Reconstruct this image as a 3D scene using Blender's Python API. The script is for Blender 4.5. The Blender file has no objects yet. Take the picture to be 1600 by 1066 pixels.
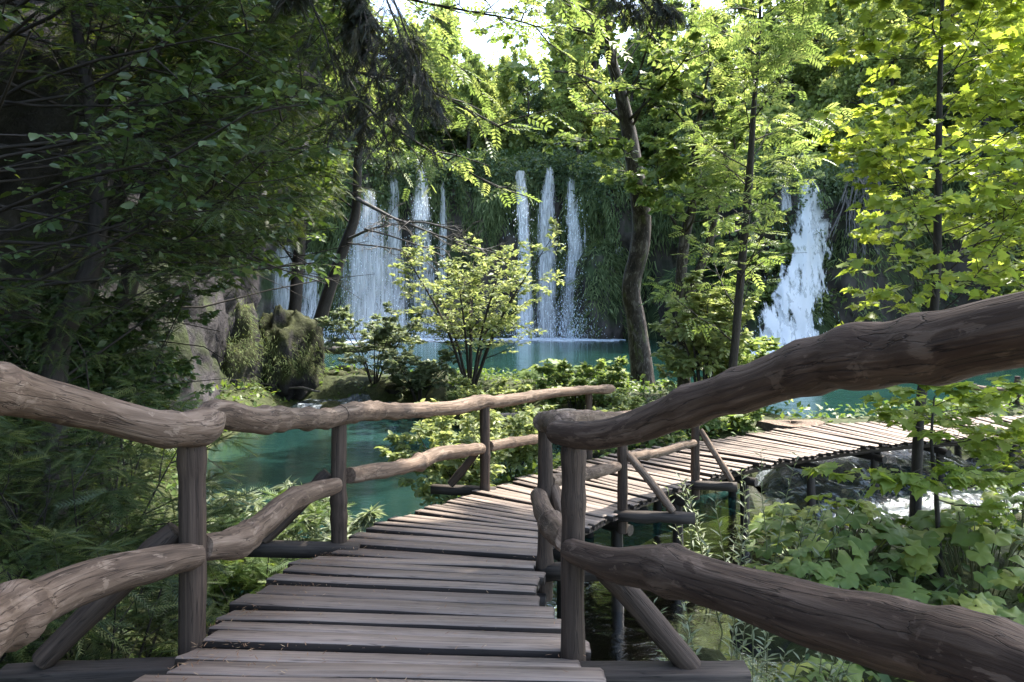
import bpy, math, random
import numpy as np
from mathutils import Vector, Matrix

# ------------------------------------------------------------------ camera, sky, sun, exposure
EZ = 3.5            # eye height above the stream datum
F = 1067.0          # focal length in photograph pixels (1600 wide)
HY = 480.0          # horizon row
S = bpy.context.scene
COL = S.collection
cam = bpy.data.cameras.new("camera"); camo = bpy.data.objects.new("camera", cam); COL.objects.link(camo)
camo.location = (0, 0, EZ); camo.rotation_euler = (math.radians(90), 0, 0)
cam.sensor_width = 36; cam.lens = 36 * F / 1600; cam.shift_y = (HY - 533) / 1600
cam.clip_start = 0.05; cam.clip_end = 2000
S.camera = camo
SUN_EL, SUN_AZ = 58.0, 50.0        # azimuth measured from the view direction (+Y) to the right (+X)
W = bpy.data.worlds.new("World"); S.world = W; W.use_nodes = True
wn = W.node_tree.nodes; wl = W.node_tree.links
sky = wn.new("ShaderNodeTexSky"); sky.sky_type = 'NISHITA'; sky.sun_disc = False
sky.sun_elevation = math.radians(SUN_EL); sky.sun_rotation = math.radians(SUN_AZ)
sky.air_density = 1.2; sky.dust_density = 2.5; sky.ozone_density = 1.0
wl.new(sky.outputs[0], wn["Background"].inputs[0]); wn["Background"].inputs[1].default_value = 0.15
sd = Vector((math.sin(math.radians(SUN_AZ)) * math.cos(math.radians(SUN_EL)),
             math.cos(math.radians(SUN_AZ)) * math.cos(math.radians(SUN_EL)), math.sin(math.radians(SUN_EL))))
sl = bpy.data.lights.new("sun", 'SUN'); sl.energy = 2.9; sl.angle = math.radians(1.2); sl.color = (1.0, 0.95, 0.86)
so = bpy.data.objects.new("sun", sl); COL.objects.link(so); so.rotation_euler = sd.to_track_quat('Z', 'Y').to_euler()
so.location = (10, 20, 40)
S.view_settings.view_transform = 'Standard'; S.view_settings.look = 'None'
S.view_settings.exposure = 2.5; S.view_settings.gamma = 1.0; S.view_settings.use_curve_mapping = False
S.render.engine = 'CYCLES'
cy = S.cycles
cy.use_denoising = True
cy.max_bounces = 6; cy.diffuse_bounces = 3; cy.glossy_bounces = 2; cy.transmission_bounces = 4
cy.transparent_max_bounces = 24; cy.volume_bounces = 0
cy.caustics_reflective = False; cy.caustics_refractive = False
cy.sample_clamp_indirect = 4.0

# ------------------------------------------------------------------ helpers
A = np.array
def P(px, py, d):
    return np.array([(px - 800) / F * d, d, EZ + (HY - py) / F * d])

def nrm(v):
    v = np.asarray(v, float)
    return v / (np.linalg.norm(v, axis=-1, keepdims=True) + 1e-12)

def _h(i, j, k, seed):
    n = (i * 374761393 + j * 668265263 + k * 2147483647 + seed * 1274126177) & 0xffffffff
    n = ((n ^ (n >> 13)) * 1274126177) & 0xffffffff
    return ((n ^ (n >> 16)) & 0xffff) / 65535.0
def vn(p, seed=0):
    p = np.asarray(p, float); f = np.floor(p).astype(np.int64); t = p - f; t = t * t * (3 - 2 * t)
    r = 0
    for a in (0, 1):
        wa = t[..., 0] if a else 1 - t[..., 0]
        for b in (0, 1):
            wb = t[..., 1] if b else 1 - t[..., 1]
            for c in (0, 1):
                wc = t[..., 2] if c else 1 - t[..., 2]
                r = r + wa * wb * wc * _h(f[..., 0] + a, f[..., 1] + b, f[..., 2] + c, seed)
    return r
def fbm(p, o=4, seed=0):
    p = np.asarray(p, float); s = 0; a = .5; tot = 0
    for q in range(o):
        s = s + a * vn(p * (2 ** q), seed + q * 7); tot += a; a *= .5
    return s / tot * 2 - 1

def mesh(name, v, f, mats, smooth=True, attrs=None, vecs=None):
    """triangle (n,3) or quad (n,4) mesh from arrays"""
    v = np.ascontiguousarray(v, np.float32); f = np.ascontiguousarray(f, np.int32)
    m = bpy.data.meshes.new(name)
    k = f.shape[1]
    m.vertices.add(len(v)); m.vertices.foreach_set("co", v.ravel())
    m.loops.add(f.size); m.loops.foreach_set("vertex_index", f.ravel())
    m.polygons.add(len(f)); m.polygons.foreach_set("loop_start", np.arange(0, f.size, k, dtype=np.int32))
    m.polygons.foreach_set("loop_total", np.full(len(f), k, np.int32))
    if smooth: m.polygons.foreach_set("use_smooth", np.ones(len(f), bool))
    for n_, a in (attrs or {}).items():
        at = m.attributes.new(n_, 'FLOAT', 'POINT'); at.data.foreach_set("value", np.ascontiguousarray(a, np.float32))
    for n_, a in (vecs or {}).items():
        at = m.attributes.new(n_, 'FLOAT_VECTOR', 'POINT'); at.data.foreach_set("vector", np.ascontiguousarray(a, np.float32).ravel())
    m.update(calc_edges=True)
    m.materials.append(mats)
    return m

def obj(name, m, parent=None, loc=None, label=None, cat=None, group=None, kind=None):
    o = bpy.data.objects.new(name, m); COL.objects.link(o)
    if parent is not None: o.parent = parent
    if loc is not None: o.location = loc
    if label: o["label"] = label
    if cat: o["category"] = cat
    if group: o["group"] = group
    if kind: o["kind"] = kind
    return o
def thing(name, loc, label, cat, group=None):
    o = obj(name, None, None, tuple(float(q) for q in loc), label, cat, group); o.empty_display_size = .2
    return o

class Bag:
    """collects tubes / parts into one mesh; 'wc' follows the grain"""
    def __init__(s): s.v = []; s.f = []; s.w = []; s.r = []; s.n = 0
    def add(s, v, f, w, r=None):
        s.v.append(v); s.f.append(f + s.n); s.w.append(w); s.n += len(v)
        s.r.append(np.full(len(v), random.random()) if r is None else r)
    def tube(s, pts, rad, k=8, caps=True, off=None, bump=0.0, bs=3.0, seed=0):
        pts = np.asarray(pts, float); n = len(pts); rad = np.broadcast_to(np.asarray(rad, float), (n,))
        t = nrm(np.gradient(pts, axis=0))
        ref = A([0, 0, 1.]) if abs(t[0][2]) < .8 else A([1., 0, 0])
        us = np.empty((n, 3)); u = nrm(np.cross(ref, t[0]))
        for i in range(n):
            u = u - t[i] * np.dot(u, t[i]); u = u / (np.linalg.norm(u) + 1e-12); us[i] = u
        ws = np.cross(t, us)
        an = np.arange(k) / k * 2 * np.pi
        ring = np.cos(an)[None, :, None] * us[:, None] + np.sin(an)[None, :, None] * ws[:, None]
        rr = rad[:, None] * np.ones(k)[None]
        L = np.concatenate([[0], np.cumsum(np.linalg.norm(np.diff(pts, axis=0), axis=1))])
        o = random.random() * 50 if off is None else off
        if bump:
            q = np.stack(np.broadcast_arrays(L[:, None] * bs + o, np.cos(an)[None] * 1.6, np.sin(an)[None] * 1.6), -1)
            rr = rr * (1 + bump * fbm(q, 3, seed) + (.4 * bump * fbm(q * A([.45, 2.6, 2.6]) + 3, 2, seed + 2) if k > 15 else 0))
        v = (pts[:, None] + ring * rr[..., None]).reshape(-1, 3)
        w = np.stack(np.broadcast_arrays(L[:, None] + o, np.cos(an)[None] * rr, np.sin(an)[None] * rr), -1).reshape(-1, 3)
        i = np.arange(n - 1)[:, None] * k; j = np.arange(k)[None]; j2 = (j + 1) % k
        f = np.concatenate([np.stack([i + j, i + j2, i + k + j2], -1).reshape(-1, 3),
                            np.stack([i + j, i + k + j2, i + k + j], -1).reshape(-1, 3)])
        if caps:
            nv = len(v); e = (n - 1) * k; jj = np.arange(k)
            v = np.concatenate([v, v[:k], v[e:e + k], pts[:1], pts[-1:]])
            w = np.concatenate([w, w[:k], w[e:e + k], [[o, 0, 0]], [[o + L[-1], 0, 0]]]); c0 = nv + 2 * k
            f = np.concatenate([f, np.stack([np.full(k, c0), nv + (jj + 1) % k, nv + jj], -1),
                                np.stack([np.full(k, c0 + 1), nv + k + jj, nv + k + (jj + 1) % k], -1)])
        s.add(v, f, w)
    def mesh(s, name, mat, base=(0, 0, 0), smooth=True):
        return mesh(name, np.concatenate(s.v) - np.asarray(base, float), np.concatenate(s.f), mat, smooth,
                    {"rnd": np.concatenate(s.r)}, {"wc": np.concatenate(s.w)})

def spline(pts, step=None, n=None):
    """Catmull-Rom through rows (any number of columns); length measured on the first three"""
    p = np.asarray(pts, float)
    q = np.vstack([2 * p[0] - p[1], p, 2 * p[-1] - p[-2]])
    out = []
    for i in range(len(p) - 1):
        seg = np.linalg.norm(p[i + 1][:3] - p[i][:3])
        m = max(2, int(seg / step)) if step else n
        t = np.linspace(0, 1, m, endpoint=False)[:, None]
        a, b, c, d = q[i], q[i + 1], q[i + 2], q[i + 3]
        out.append(.5 * ((2 * b) + (c - a) * t + (2 * a - 5 * b + 4 * c - d) * t ** 2 + (3 * b - a - 3 * c + d) * t ** 3))
    out.append(p[-1:])
    return np.vstack(out)

# ------------------------------------------------------------------ materials
def mat(name):
    m = bpy.data.materials.new(name); m.use_nodes = True
    nt = m.node_tree; nt.nodes.clear()
    out = nt.nodes.new("ShaderNodeOutputMaterial")
    return m, nt, out
def N(nt, t, **k):
    n = nt.nodes.new(t)
    for a, b in k.items():
        if a in n.inputs: n.inputs[a].default_value = b
        else: setattr(n, a, b)
    return n
def ramp(nt, fac, stops, interp='LINEAR'):
    r = nt.nodes.new("ShaderNodeValToRGB"); r.color_ramp.interpolation = interp
    e = r.color_ramp.elements
    while len(e) < len(stops): e.new(.5)
    for q, (p, c) in zip(e, stops):
        q.position = p; q.color = (c[0], c[1], c[2], 1) if not np.isscalar(c) else (c, c, c, 1)
    nt.links.new(fac, r.inputs[0]); return r
def mixc(nt, fac, a, b, mode='MIX'):
    m = nt.nodes.new("ShaderNodeMix"); m.data_type = 'RGBA'; m.blend_type = mode
    for s, x in ((0, fac), (6, a), (7, b)):
        if hasattr(x, "links"): nt.links.new(x, m.inputs[s])
        elif np.isscalar(x): m.inputs[s].default_value = x
        else: m.inputs[s].default_value = (x[0], x[1], x[2], 1)
    return m.outputs[2]
def noise(nt, vec, scale, detail=4, rough=.55, dist=0.):
    n = N(nt, "ShaderNodeTexNoise", Scale=scale, Detail=detail, Roughness=rough, Distortion=dist)
    if vec is not None: nt.links.new(vec, n.inputs["Vector"])
    return n.outputs["Fac"]
def mapping(nt, vec, sc):
    m = nt.nodes.new("ShaderNodeMapping"); m.inputs["Scale"].default_value = sc; nt.links.new(vec, m.inputs[0]); return m.outputs[0]
def bump(nt, h, s, d=.02):
    b = N(nt, "ShaderNodeBump", Strength=s, Distance=d); nt.links.new(h, b.inputs["Height"]); return b.outputs[0]
def attr(nt, n, out=1):
    a = N(nt, "ShaderNodeAttribute", attribute_name=n); return a.outputs[out]

def leaf_mat(name, stops, trans=.45, tboost=(1.25, 1.2, .55), rough=.45, spec=.4):
    m, nt, out = mat(name)
    r = attr(nt, "rnd", 2); oi = N(nt, "ShaderNodeObjectInfo")
    ad = N(nt, "ShaderNodeMath", operation='ADD'); nt.links.new(r, ad.inputs[0]); nt.links.new(oi.outputs["Random"], ad.inputs[1])
    fr = N(nt, "ShaderNodeMath", operation='FRACT'); nt.links.new(ad.outputs[0], fr.inputs[0])
    c = ramp(nt, fr.outputs[0], stops).outputs[0]
    p = N(nt, "ShaderNodeBsdfPrincipled", Roughness=rough); p.inputs["Specular IOR Level"].default_value = spec
    nt.links.new(mixc(nt, 1., c, (1.45, 1.45, 1.45), 'MULTIPLY'), p.inputs["Base Color"])
    t = N(nt, "ShaderNodeBsdfTranslucent"); nt.links.new(mixc(nt, 1., c, tuple(1.75 * q for q in tboost), 'MULTIPLY'), t.inputs[0])
    mx = N(nt, "ShaderNodeMixShader"); mx.inputs[0].default_value = trans
    nt.links.new(p.outputs[0], mx.inputs[1]); nt.links.new(t.outputs[0], mx.inputs[2]); nt.links.new(mx.outputs[0], out.inputs[0])
    return m

def wood_mat(name, stops, grain=(2.2, 40, 40), patch=None, patch_sc=(3, 9, 9), rough=.75, bs=.5, cracks=True, source="wc"):
    m, nt, out = mat(name)
    v = attr(nt, source) if source == "wc" else N(nt, "ShaderNodeTexCoord").outputs["Object"]
    if source != "wc":
        oi = N(nt, "ShaderNodeObjectInfo"); vm = N(nt, "ShaderNodeVectorMath", operation='ADD')
        sc = N(nt, "ShaderNodeVectorMath", operation='SCALE'); sc.inputs["Scale"].default_value = 31.7
        cx = N(nt, "ShaderNodeCombineXYZ")
        for q in range(3): nt.links.new(oi.outputs["Random"], cx.inputs[q])
        nt.links.new(cx.outputs[0], sc.inputs[0]); nt.links.new(v, vm.inputs[0]); nt.links.new(sc.outputs[0], vm.inputs[1]); v = vm.outputs[0]
    g = noise(nt, mapping(nt, v, grain), 1, 6, .65, .4)
    c = ramp(nt, g, stops).outputs[0]
    big = noise(nt, mapping(nt, v, (1.3, 6, 6)), 1, 3)
    c = mixc(nt, .55, c, ramp(nt, big, [(.3, (.55, .52, .5)), (.7, (1.25, 1.22, 1.2))]).outputs[0], 'MULTIPLY')
    if source != "wc":
        oi2 = N(nt, "ShaderNodeObjectInfo")
        c = mixc(nt, 1., c, ramp(nt, oi2.outputs["Random"], [(0, (.72, .7, .7)), (.5, (1, .98, .97)), (1, (1.22, 1.2, 1.2))]).outputs[0], 'MULTIPLY')
    h = g
    if patch:
        pn = noise(nt, mapping(nt, v, patch_sc), 1, 6, .6, .9)
        pf = ramp(nt, pn, [(.575, 0.), (.60, .75)]).outputs[0]
        c = mixc(nt, pf, c, mixc(nt, .5, patch, ramp(nt, g, [(.3, patch), (.8, tuple(1.5 * q for q in patch))]).outputs[0]))
    if patch:
        pw = noise(nt, mapping(nt, v, (7, 19, 19)), 1, 6, .65, .7)
        c = mixc(nt, ramp(nt, pw, [(.585, 0.), (.62, .55)]).outputs[0], c, stops[-1][1])
    if cracks:
        cn = noise(nt, mapping(nt, v, (1.1, 26, 26)), 1, 3, .5, .2)
        cr = ramp(nt, cn, [(.485, 1.), (.5, .22), (.515, 1.)]).outputs[0]
        c = mixc(nt, .8, c, cr, 'MULTIPLY')
        mh = N(nt, "ShaderNodeMath", operation='MULTIPLY'); nt.links.new(g, mh.inputs[0]); nt.links.new(cr, mh.inputs[1]); h = mh.outputs[0]
    p = N(nt, "ShaderNodeBsdfPrincipled", Roughness=rough); p.inputs["Specular IOR Level"].default_value = .3
    nt.links.new(c, p.inputs["Base Color"]); nt.links.new(bump(nt, h, bs, .012), p.inputs["Normal"])
    nt.links.new(p.outputs[0], out.inputs[0]); return m

def rock_mat(name, rock, dark, moss, moss_amt=.5, sc=.8, bs=1., streak=1.):
    m, nt, out = mat(name)
    co = N(nt, "ShaderNodeTexCoord").outputs["Object"]
    co = mapping(nt, co, (1, 1, streak))
    n1 = noise(nt, co, sc, 8, .65); n2 = noise(nt, co, sc * 4.3, 6, .7); n3 = noise(nt, co, sc * .6, 5, .6, .5)
    c = ramp(nt, n1, [(.36, dark), (.62, rock), (.8, tuple(min(1, 1.6 * q) for q in rock))]).outputs[0]
    c = mixc(nt, .6, c, ramp(nt, n2, [(.3, (.45, .44, .46)), (.7, (1.3, 1.28, 1.25))]).outputs[0], 'MULTIPLY')
    geo = N(nt, "ShaderNodeNewGeometry"); sp = N(nt, "ShaderNodeSeparateXYZ"); nt.links.new(geo.outputs["Normal"], sp.inputs[0])
    ma = N(nt, "ShaderNodeMath", operation='MULTIPLY_ADD'); ma.inputs[1].default_value = .35
    nt.links.new(sp.outputs[2], ma.inputs[0]); nt.links.new(n3, ma.inputs[2])
    mf = ramp(nt, ma.outputs[0], [(.62 - .3 * moss_amt, 0.), (.78 - .3 * moss_amt, 1.)]).outputs[0]
    mc = ramp(nt, n2, [(.3, tuple(.45 * q for q in moss)), (.7, tuple(1.35 * q for q in moss))]).outputs[0]
    c = mixc(nt, mf, c, mc)
    p = N(nt, "ShaderNodeBsdfPrincipled", Roughness=.8); p.inputs["Specular IOR Level"].default_value = .25
    nt.links.new(c, p.inputs["Base Color"]); nt.links.new(bump(nt, n2, bs, .08), p.inputs["Normal"])
    nt.links.new(p.outputs[0], out.inputs[0]); return m

def lake_mat(name, deep, shallow, sc=(1.6, 3.2, 1), bs=.12, rough=.04):
    m, nt, out = mat(name)
    co = N(nt, "ShaderNodeTexCoord").outputs["Object"]
    n1 = noise(nt, co, .22, 5, .6, .8)
    c = ramp(nt, n1, [(.35, deep), (.68, shallow)]).outputs[0]
    h = noise(nt, mapping(nt, co, sc), 1, 5, .6, .3)
    p = N(nt, "ShaderNodeBsdfPrincipled", Roughness=rough, IOR=1.33)
    nt.links.new(c, p.inputs["Base Color"]); nt.links.new(bump(nt, h, bs, .1), p.inputs["Normal"])
    nt.links.new(p.outputs[0], out.inputs[0]); return m

def clear_mat(name, tint, bs=.25):
    m, nt, out = mat(name)
    co = N(nt, "ShaderNodeTexCoord").outputs["Object"]
    h = noise(nt, mapping(nt, co, (3, 5, 1)), 1, 5, .6, .5); b = bump(nt, h, bs, .06)
    fr = N(nt, "ShaderNodeFresnel", IOR=1.33); nt.links.new(b, fr.inputs["Normal"])
    tr = N(nt, "ShaderNodeBsdfTransparent"); tr.inputs[0].default_value = (*tint, 1)
    gl = N(nt, "ShaderNodeBsdfGlossy", Roughness=.04); nt.links.new(b, gl.inputs["Normal"])
    mx = N(nt, "ShaderNodeMixShader"); nt.links.new(fr.outputs[0], mx.inputs[0])
    nt.links.new(tr.outputs[0], mx.inputs[1]); nt.links.new(gl.outputs[0], mx.inputs[2]); nt.links.new(mx.outputs[0], out.inputs[0]); return m

def fall_mat(name, col=(.86, .86, .86), sc=(.8, 8, 8), lo=.42, hi=.68, top=.82):
    """falling water: streaks of white water with gaps between them"""
    m, nt, out = mat(name)
    v = attr(nt, "wc")
    n1 = noise(nt, mapping(nt, v, sc), 1, 6, .65, .2)
    ed = N(nt, "ShaderNodeMath", operation='MULTIPLY_ADD'); ed.inputs[1].default_value = .34; ed.inputs[2].default_value = -.24
    nt.links.new(attr(nt, "edge", 2), ed.inputs[0]); sm = N(nt, "ShaderNodeMath", operation='ADD'); nt.links.new(n1, sm.inputs[0]); nt.links.new(ed.outputs[0], sm.inputs[1])
    f = ramp(nt, sm.outputs[0], [(lo, 0.), (hi, top)]).outputs[0]
    d = N(nt, "ShaderNodeBsdfDiffuse"); d.inputs[0].default_value = (*col, 1)
    tl = N(nt, "ShaderNodeBsdfTranslucent"); tl.inputs[0].default_value = (*col, 1)
    m1 = N(nt, "ShaderNodeMixShader"); m1.inputs[0].default_value = .45
    nt.links.new(d.outputs[0], m1.inputs[1]); nt.links.new(tl.outputs[0], m1.inputs[2])
    tr = N(nt, "ShaderNodeBsdfTransparent"); mx = N(nt, "ShaderNodeMixShader")
    nt.links.new(f, mx.inputs[0]); nt.links.new(tr.outputs[0], mx.inputs[1]); nt.links.new(m1.outputs[0], mx.inputs[2])
    nt.links.new(mx.outputs[0], out.inputs[0]); return m

def foam_mat(name, water=(.012, .02, .018), lo=.51, hi=.66, white=(.36, .40, .44)):
    m, nt, out = mat(name)
    co = N(nt, "ShaderNodeTexCoord").outputs["Object"]
    n1 = noise(nt, mapping(nt, co, (2.2, 1.6, 2)), 1, 7, .7, 1.2)
    c = ramp(nt, n1, [(lo, water), (hi, white)]).outputs[0]
    r = ramp(nt, n1, [(lo, .06), (hi, .5)]).outputs[0]
    p = N(nt, "ShaderNodeBsdfPrincipled", IOR=1.33); nt.links.new(c, p.inputs["Base Color"]); nt.links.new(r, p.inputs["Roughness"])
    h = noise(nt, mapping(nt, co, (5, 5, 5)), 1, 5, .65, .6)
    nt.links.new(bump(nt, h, .6, .1), p.inputs["Normal"]); nt.links.new(p.outputs[0], out.inputs[0]); return m

M = {}
M['deck'] = wood_mat("deck_wood", [(.25, (.115, .092, .074)), (.5, (.215, .174, .145)), (.8, (.31, .26, .222))], grain=(1.1, 34, 34), source="obj", rough=.62, bs=.35)
M['edge'] = wood_mat("shaded_board_edge", [(.3, (.012, .009, .007)), (.8, (.042, .032, .026))], grain=(1.1, 34, 34), source="obj", cracks=False)  # board sides coloured near black: shade of the gaps painted in
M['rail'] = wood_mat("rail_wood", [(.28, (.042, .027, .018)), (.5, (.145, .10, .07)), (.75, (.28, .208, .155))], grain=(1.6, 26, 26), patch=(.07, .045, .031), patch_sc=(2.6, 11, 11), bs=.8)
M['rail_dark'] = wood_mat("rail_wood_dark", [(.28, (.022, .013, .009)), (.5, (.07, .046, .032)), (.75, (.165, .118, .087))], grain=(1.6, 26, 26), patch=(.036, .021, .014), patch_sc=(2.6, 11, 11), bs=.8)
M['post'] = wood_mat("post_wood", [(.3, (.022, .014, .010)), (.6, (.075, .052, .038)), (.85, (.14, .105, .08))], grain=(1.6, 45, 45), bs=.6)
M['beam'] = wood_mat("beam_wood", [(.3, (.018, .014, .011)), (.6, (.062, .049, .04)), (.85, (.12, .098, .082))], grain=(1.6, 40, 40), bs=.5)
M['pile'] = wood_mat("wet_pile_wood", [(.3, (.012, .010, .009)), (.8, (.05, .042, .036))], grain=(1.6, 40, 40), rough=.5, cracks=False)
M['bark'] = wood_mat("mossy_bark", [(.34, (.012, .009, .007)), (.52, (.042, .033, .026)), (.68, (.17, .155, .14))], grain=(3, 7, 7), patch=(.05, .055, .018), patch_sc=(1.4, 5, 5), bs=.9, cracks=False)
M['bark_dark'] = wood_mat("dark_bark", [(.3, (.012, .010, .009)), (.8, (.06, .05, .042))], grain=(6, 30, 30), bs=.7, cracks=False)
M['bark_grey'] = wood_mat("grey_bark", [(.3, (.05, .045, .04)), (.8, (.17, .16, .15))], grain=(6, 20, 20), bs=.5, cracks=False)
M['yellow_leaf'] = leaf_mat("maple_leaf", [(0, (.135, .18, .034)), (.5, (.175, .222, .048)), (1, (.23, .26, .07))], .55, (1.18, 1.15, .6))
M['lime_leaf'] = leaf_mat("lime_leaf", [(0, (.09, .135, .042)), (.6, (.13, .175, .058)), (1, (.18, .21, .085))], .55, (1.2, 1.15, .75))
M['pale_leaf'] = leaf_mat("pale_leaf", [(0, (.135, .17, .068)), (.6, (.18, .215, .095)), (1, (.235, .255, .135))], .5, (1.2, 1.15, .75))
M['grey_leaf'] = leaf_mat("grey_green_leaf", [(0, (.095, .12, .07)), (1, (.17, .19, .12))], .42, (1.1, 1.15, .8))
M['green_leaf'] = leaf_mat("green_leaf", [(0, (.045, .08, .024)), (.6, (.07, .11, .034)), (1, (.11, .145, .045))], .45)
M['dark_leaf'] = leaf_mat("dark_leaf", [(0, (.035, .06, .026)), (.7, (.055, .088, .036)), (1, (.09, .125, .05))], .42, rough=.32, spec=.55)
M['yew'] = leaf_mat("yew_needles", [(0, (.022, .038, .013)), (.6, (.042, .062, .02)), (1, (.085, .10, .03))], .38, rough=.5)
M['dry'] = leaf_mat("brown_needles", [(0, (.016, .012, .006)), (.6, (.012, .018, .009)), (1, (.026, .022, .010))], .2)
M['far_leaf'] = leaf_mat("wood_leaf", [(0, (.10, .14, .045)), (.5, (.16, .20, .065)), (1, (.23, .255, .10))], .6, (1.2, 1.15, .8))
M['far_dark'] = leaf_mat("wood_leaf_dark", [(0, (.035, .058, .028)), (1, (.075, .105, .05))], .42)
M['moss'] = leaf_mat("hanging_moss", [(0, (.05, .068, .03)), (.6, (.09, .118, .05)), (1, (.15, .175, .085))], .4, rough=.8, spec=.1)
M['butter'] = leaf_mat("butterbur_leaf", [(0, (.06, .095, .026)), (.6, (.095, .138, .036)), (1, (.19, .21, .05))], .42, (1.25, 1.15, .5), rough=.5, spec=.3)
M['stem'] = leaf_mat("green_stem", [(0, (.06, .08, .03)), (1, (.11, .10, .05))], .1)
M['rock'] = rock_mat("grey_rock", (.062, .056, .06), (.007, .006, .0065), (.03, .04, .012), .35, .9, 1.2)
M['boulder'] = rock_mat("mossy_rock", (.055, .05, .052), (.010, .009, .009), (.035, .04, .011), .55, 1.1, 1.2)
M['cliff'] = rock_mat("tufa_cliff", (.11, .092, .08), (.012, .010, .009), (.026, .040, .012), .5, .35, 1.2, .35)
M['ground'] = rock_mat("stream_bed", (.085, .075, .05), (.02, .018, .012), (.04, .05, .014), .35, 1.3, .9)
M['lake'] = lake_mat("lake_water", (.006, .021, .020), (.012, .038, .033), bs=.16)
M['pool'] = lake_mat("pool_water", (.006, .024, .020), (.012, .042, .034), sc=(1.1, 2.6, 1), bs=.28)
M['stream'] = clear_mat("stream_water", (.62, .68, .58))
M['foam'] = foam_mat("white_water")
M['foam_thin'] = foam_mat("thin_white_water", (.012, .02, .02), .53, .70)
M['glint'] = foam_mat("shallow_glint_water", (.02, .03, .03), .5, .66)
M['fall'] = fall_mat("falling_water")
M['cascade'] = fall_mat("tumbling_water", sc=(.75, 1.9, 1.9), lo=.49, hi=.58, top=.9)
M['fall_thin'] = fall_mat("falling_water_thin", lo=.46, hi=.72, top=.7)
M['veil'] = fall_mat("falling_water_veil", sc=(.4, 6, 6), lo=.42, hi=.76, top=.55)

# ------------------------------------------------------------------ terrain
def capsule(x, y, line):
    best = np.full(x.shape, -99.)
    for (a, b) in zip(line[:-1], line[1:]):
        ax, ay, ar, at = a; bx, by, br, bt = b
        dx, dy = bx - ax, by - ay
        t = np.clip(((x - ax) * dx + (y - ay) * dy) / (dx * dx + dy * dy), 0, 1)
        d = np.hypot(x - ax - t * dx, y - ay - t * dy); r = ar + t * (br - ar); z = at + t * (bt - at)
        best = np.maximum(best, z - 1.1 * np.maximum(0, d / r - .35) ** 2)
    return best
BARR = [(-9, 26.5, 2, 1.1), (-5.5, 25.5, 2, .95), (-2.5, 24.5, 1.8, .95), (0, 22.8, 2, 1.1), (3.4, 19.8, 2.4, 1.2), (4.6, 16.2, 1.6, 1.1),
        (6.8, 15.6, .9, .9), (9.5, 16.2, .8, .88), (12, 17, 1.2, 1.0), (20, 19, 4, 1.8), (34, 22, 8, 3)]
LBANK = [(-5.5, -6, 3, 2.4), (-4.6, 1, 1.8, 1.5), (-4.9, 5, 1.8, .8), (-7.5, 10, 2, .8), (-9, 16, 1.5, .8), (-10, 26, 2, 1)]
RBANK = [(3.4, 4.2, 1.6, .35), (4.5, 7.5, 1.8, .5), (8, 8.8, 1.8, .45), (13, 9.5, 2.4, .8), (22, 10, 5, 2.5)]
HBANK = [(1.9, 5.2, .7, .05), (2.6, 7.5, .8, .12)]
NBANK = [(.5, -8, 4, 2.6), (.4, -1.6, 2.4, 1.7), (1.4, 1.5, 1.2, .7)]
MBANK = [(-1.1, 9.6, .7, .2), (-.1, 11, .9, .5), (2.2, 13, 1.0, .8), (4.8, 15, 1.4, 1.0)]
YCX = [-60, -30, -18, -11, 0, 6, 12, 17, 20.6, 28, 40, 90]
YCY = [40, 52, 58, 60, 62, 62, 58, 50, 44, 42, 40, 30]
YCT = [16, 14, 13.2, 13.5, 13.2, 12.8, 11.5, 10, 9, 10, 12, 14]
def ycl(x): return np.interp(x, YCX, YCY)
def yct(x): return np.interp(x, YCX, YCT) + EZ
def ground_z(x, y):
    x = np.asarray(x, float); y = np.asarray(y, float)
    q = np.stack([x, y, np.zeros_like(x)], -1)
    n = fbm(q * .45, 4, 3); n2 = fbm(q * 1.9, 3, 9)
    h = np.where((x > .3) & (y < 15), -.38, -1.5) + .25 * n + .06 * n2
    for L in (BARR, LBANK, RBANK, NBANK, MBANK, HBANK):
        h = np.maximum(h, capsule(x, y, L) + .16 * n + .06 * n2)
    yc = ycl(x)
    t = np.clip((y - yc - 1.5) / 2.0, 0, 1); t = t * t * (3 - 2 * t)
    h = h * (1 - t) + t * (yct(x) - .8 + .22 * np.clip(y - yc - 3, 0, 50) + .8 * n)
    w = np.clip((-x - 10.5) / 5, 0, 1) * np.clip((40 - y) / 8, 0, 1)
    h = h + w * w * (9 + .3 * np.maximum(0, -x - 12))
    w2 = np.clip((x - 26) / 14, 0, 1) * np.clip((38 - y) / 10, 0, 1)
    return h + w2 * 5
gx = np.unique(np.concatenate([np.arange(-13, 16, .27), np.arange(16, 60, 1.), np.arange(-60, -13, 1.), np.linspace(60, 400, 18), np.linspace(-400, -60, 18)]))
gy = np.unique(np.concatenate([np.arange(-8, 28, .27), np.arange(28, 70, .8), np.linspace(70, 500, 40), np.linspace(-60, -8, 14)]))
XX, YY = np.meshgrid(gx, gy); ZZ = ground_z(XX, YY)
def grid_faces(ny, nx):
    i = np.arange(ny - 1)[:, None] * nx; j = np.arange(nx - 1)[None]
    return np.stack([i + j, i + j + 1, i + nx + j + 1, i + nx + j], -1).reshape(-1, 4)
obj("ground", mesh("ground", np.stack([XX, YY, ZZ], -1).reshape(-1, 3), grid_faces(len(gy), len(gx)), M['ground']), kind="structure")

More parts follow.
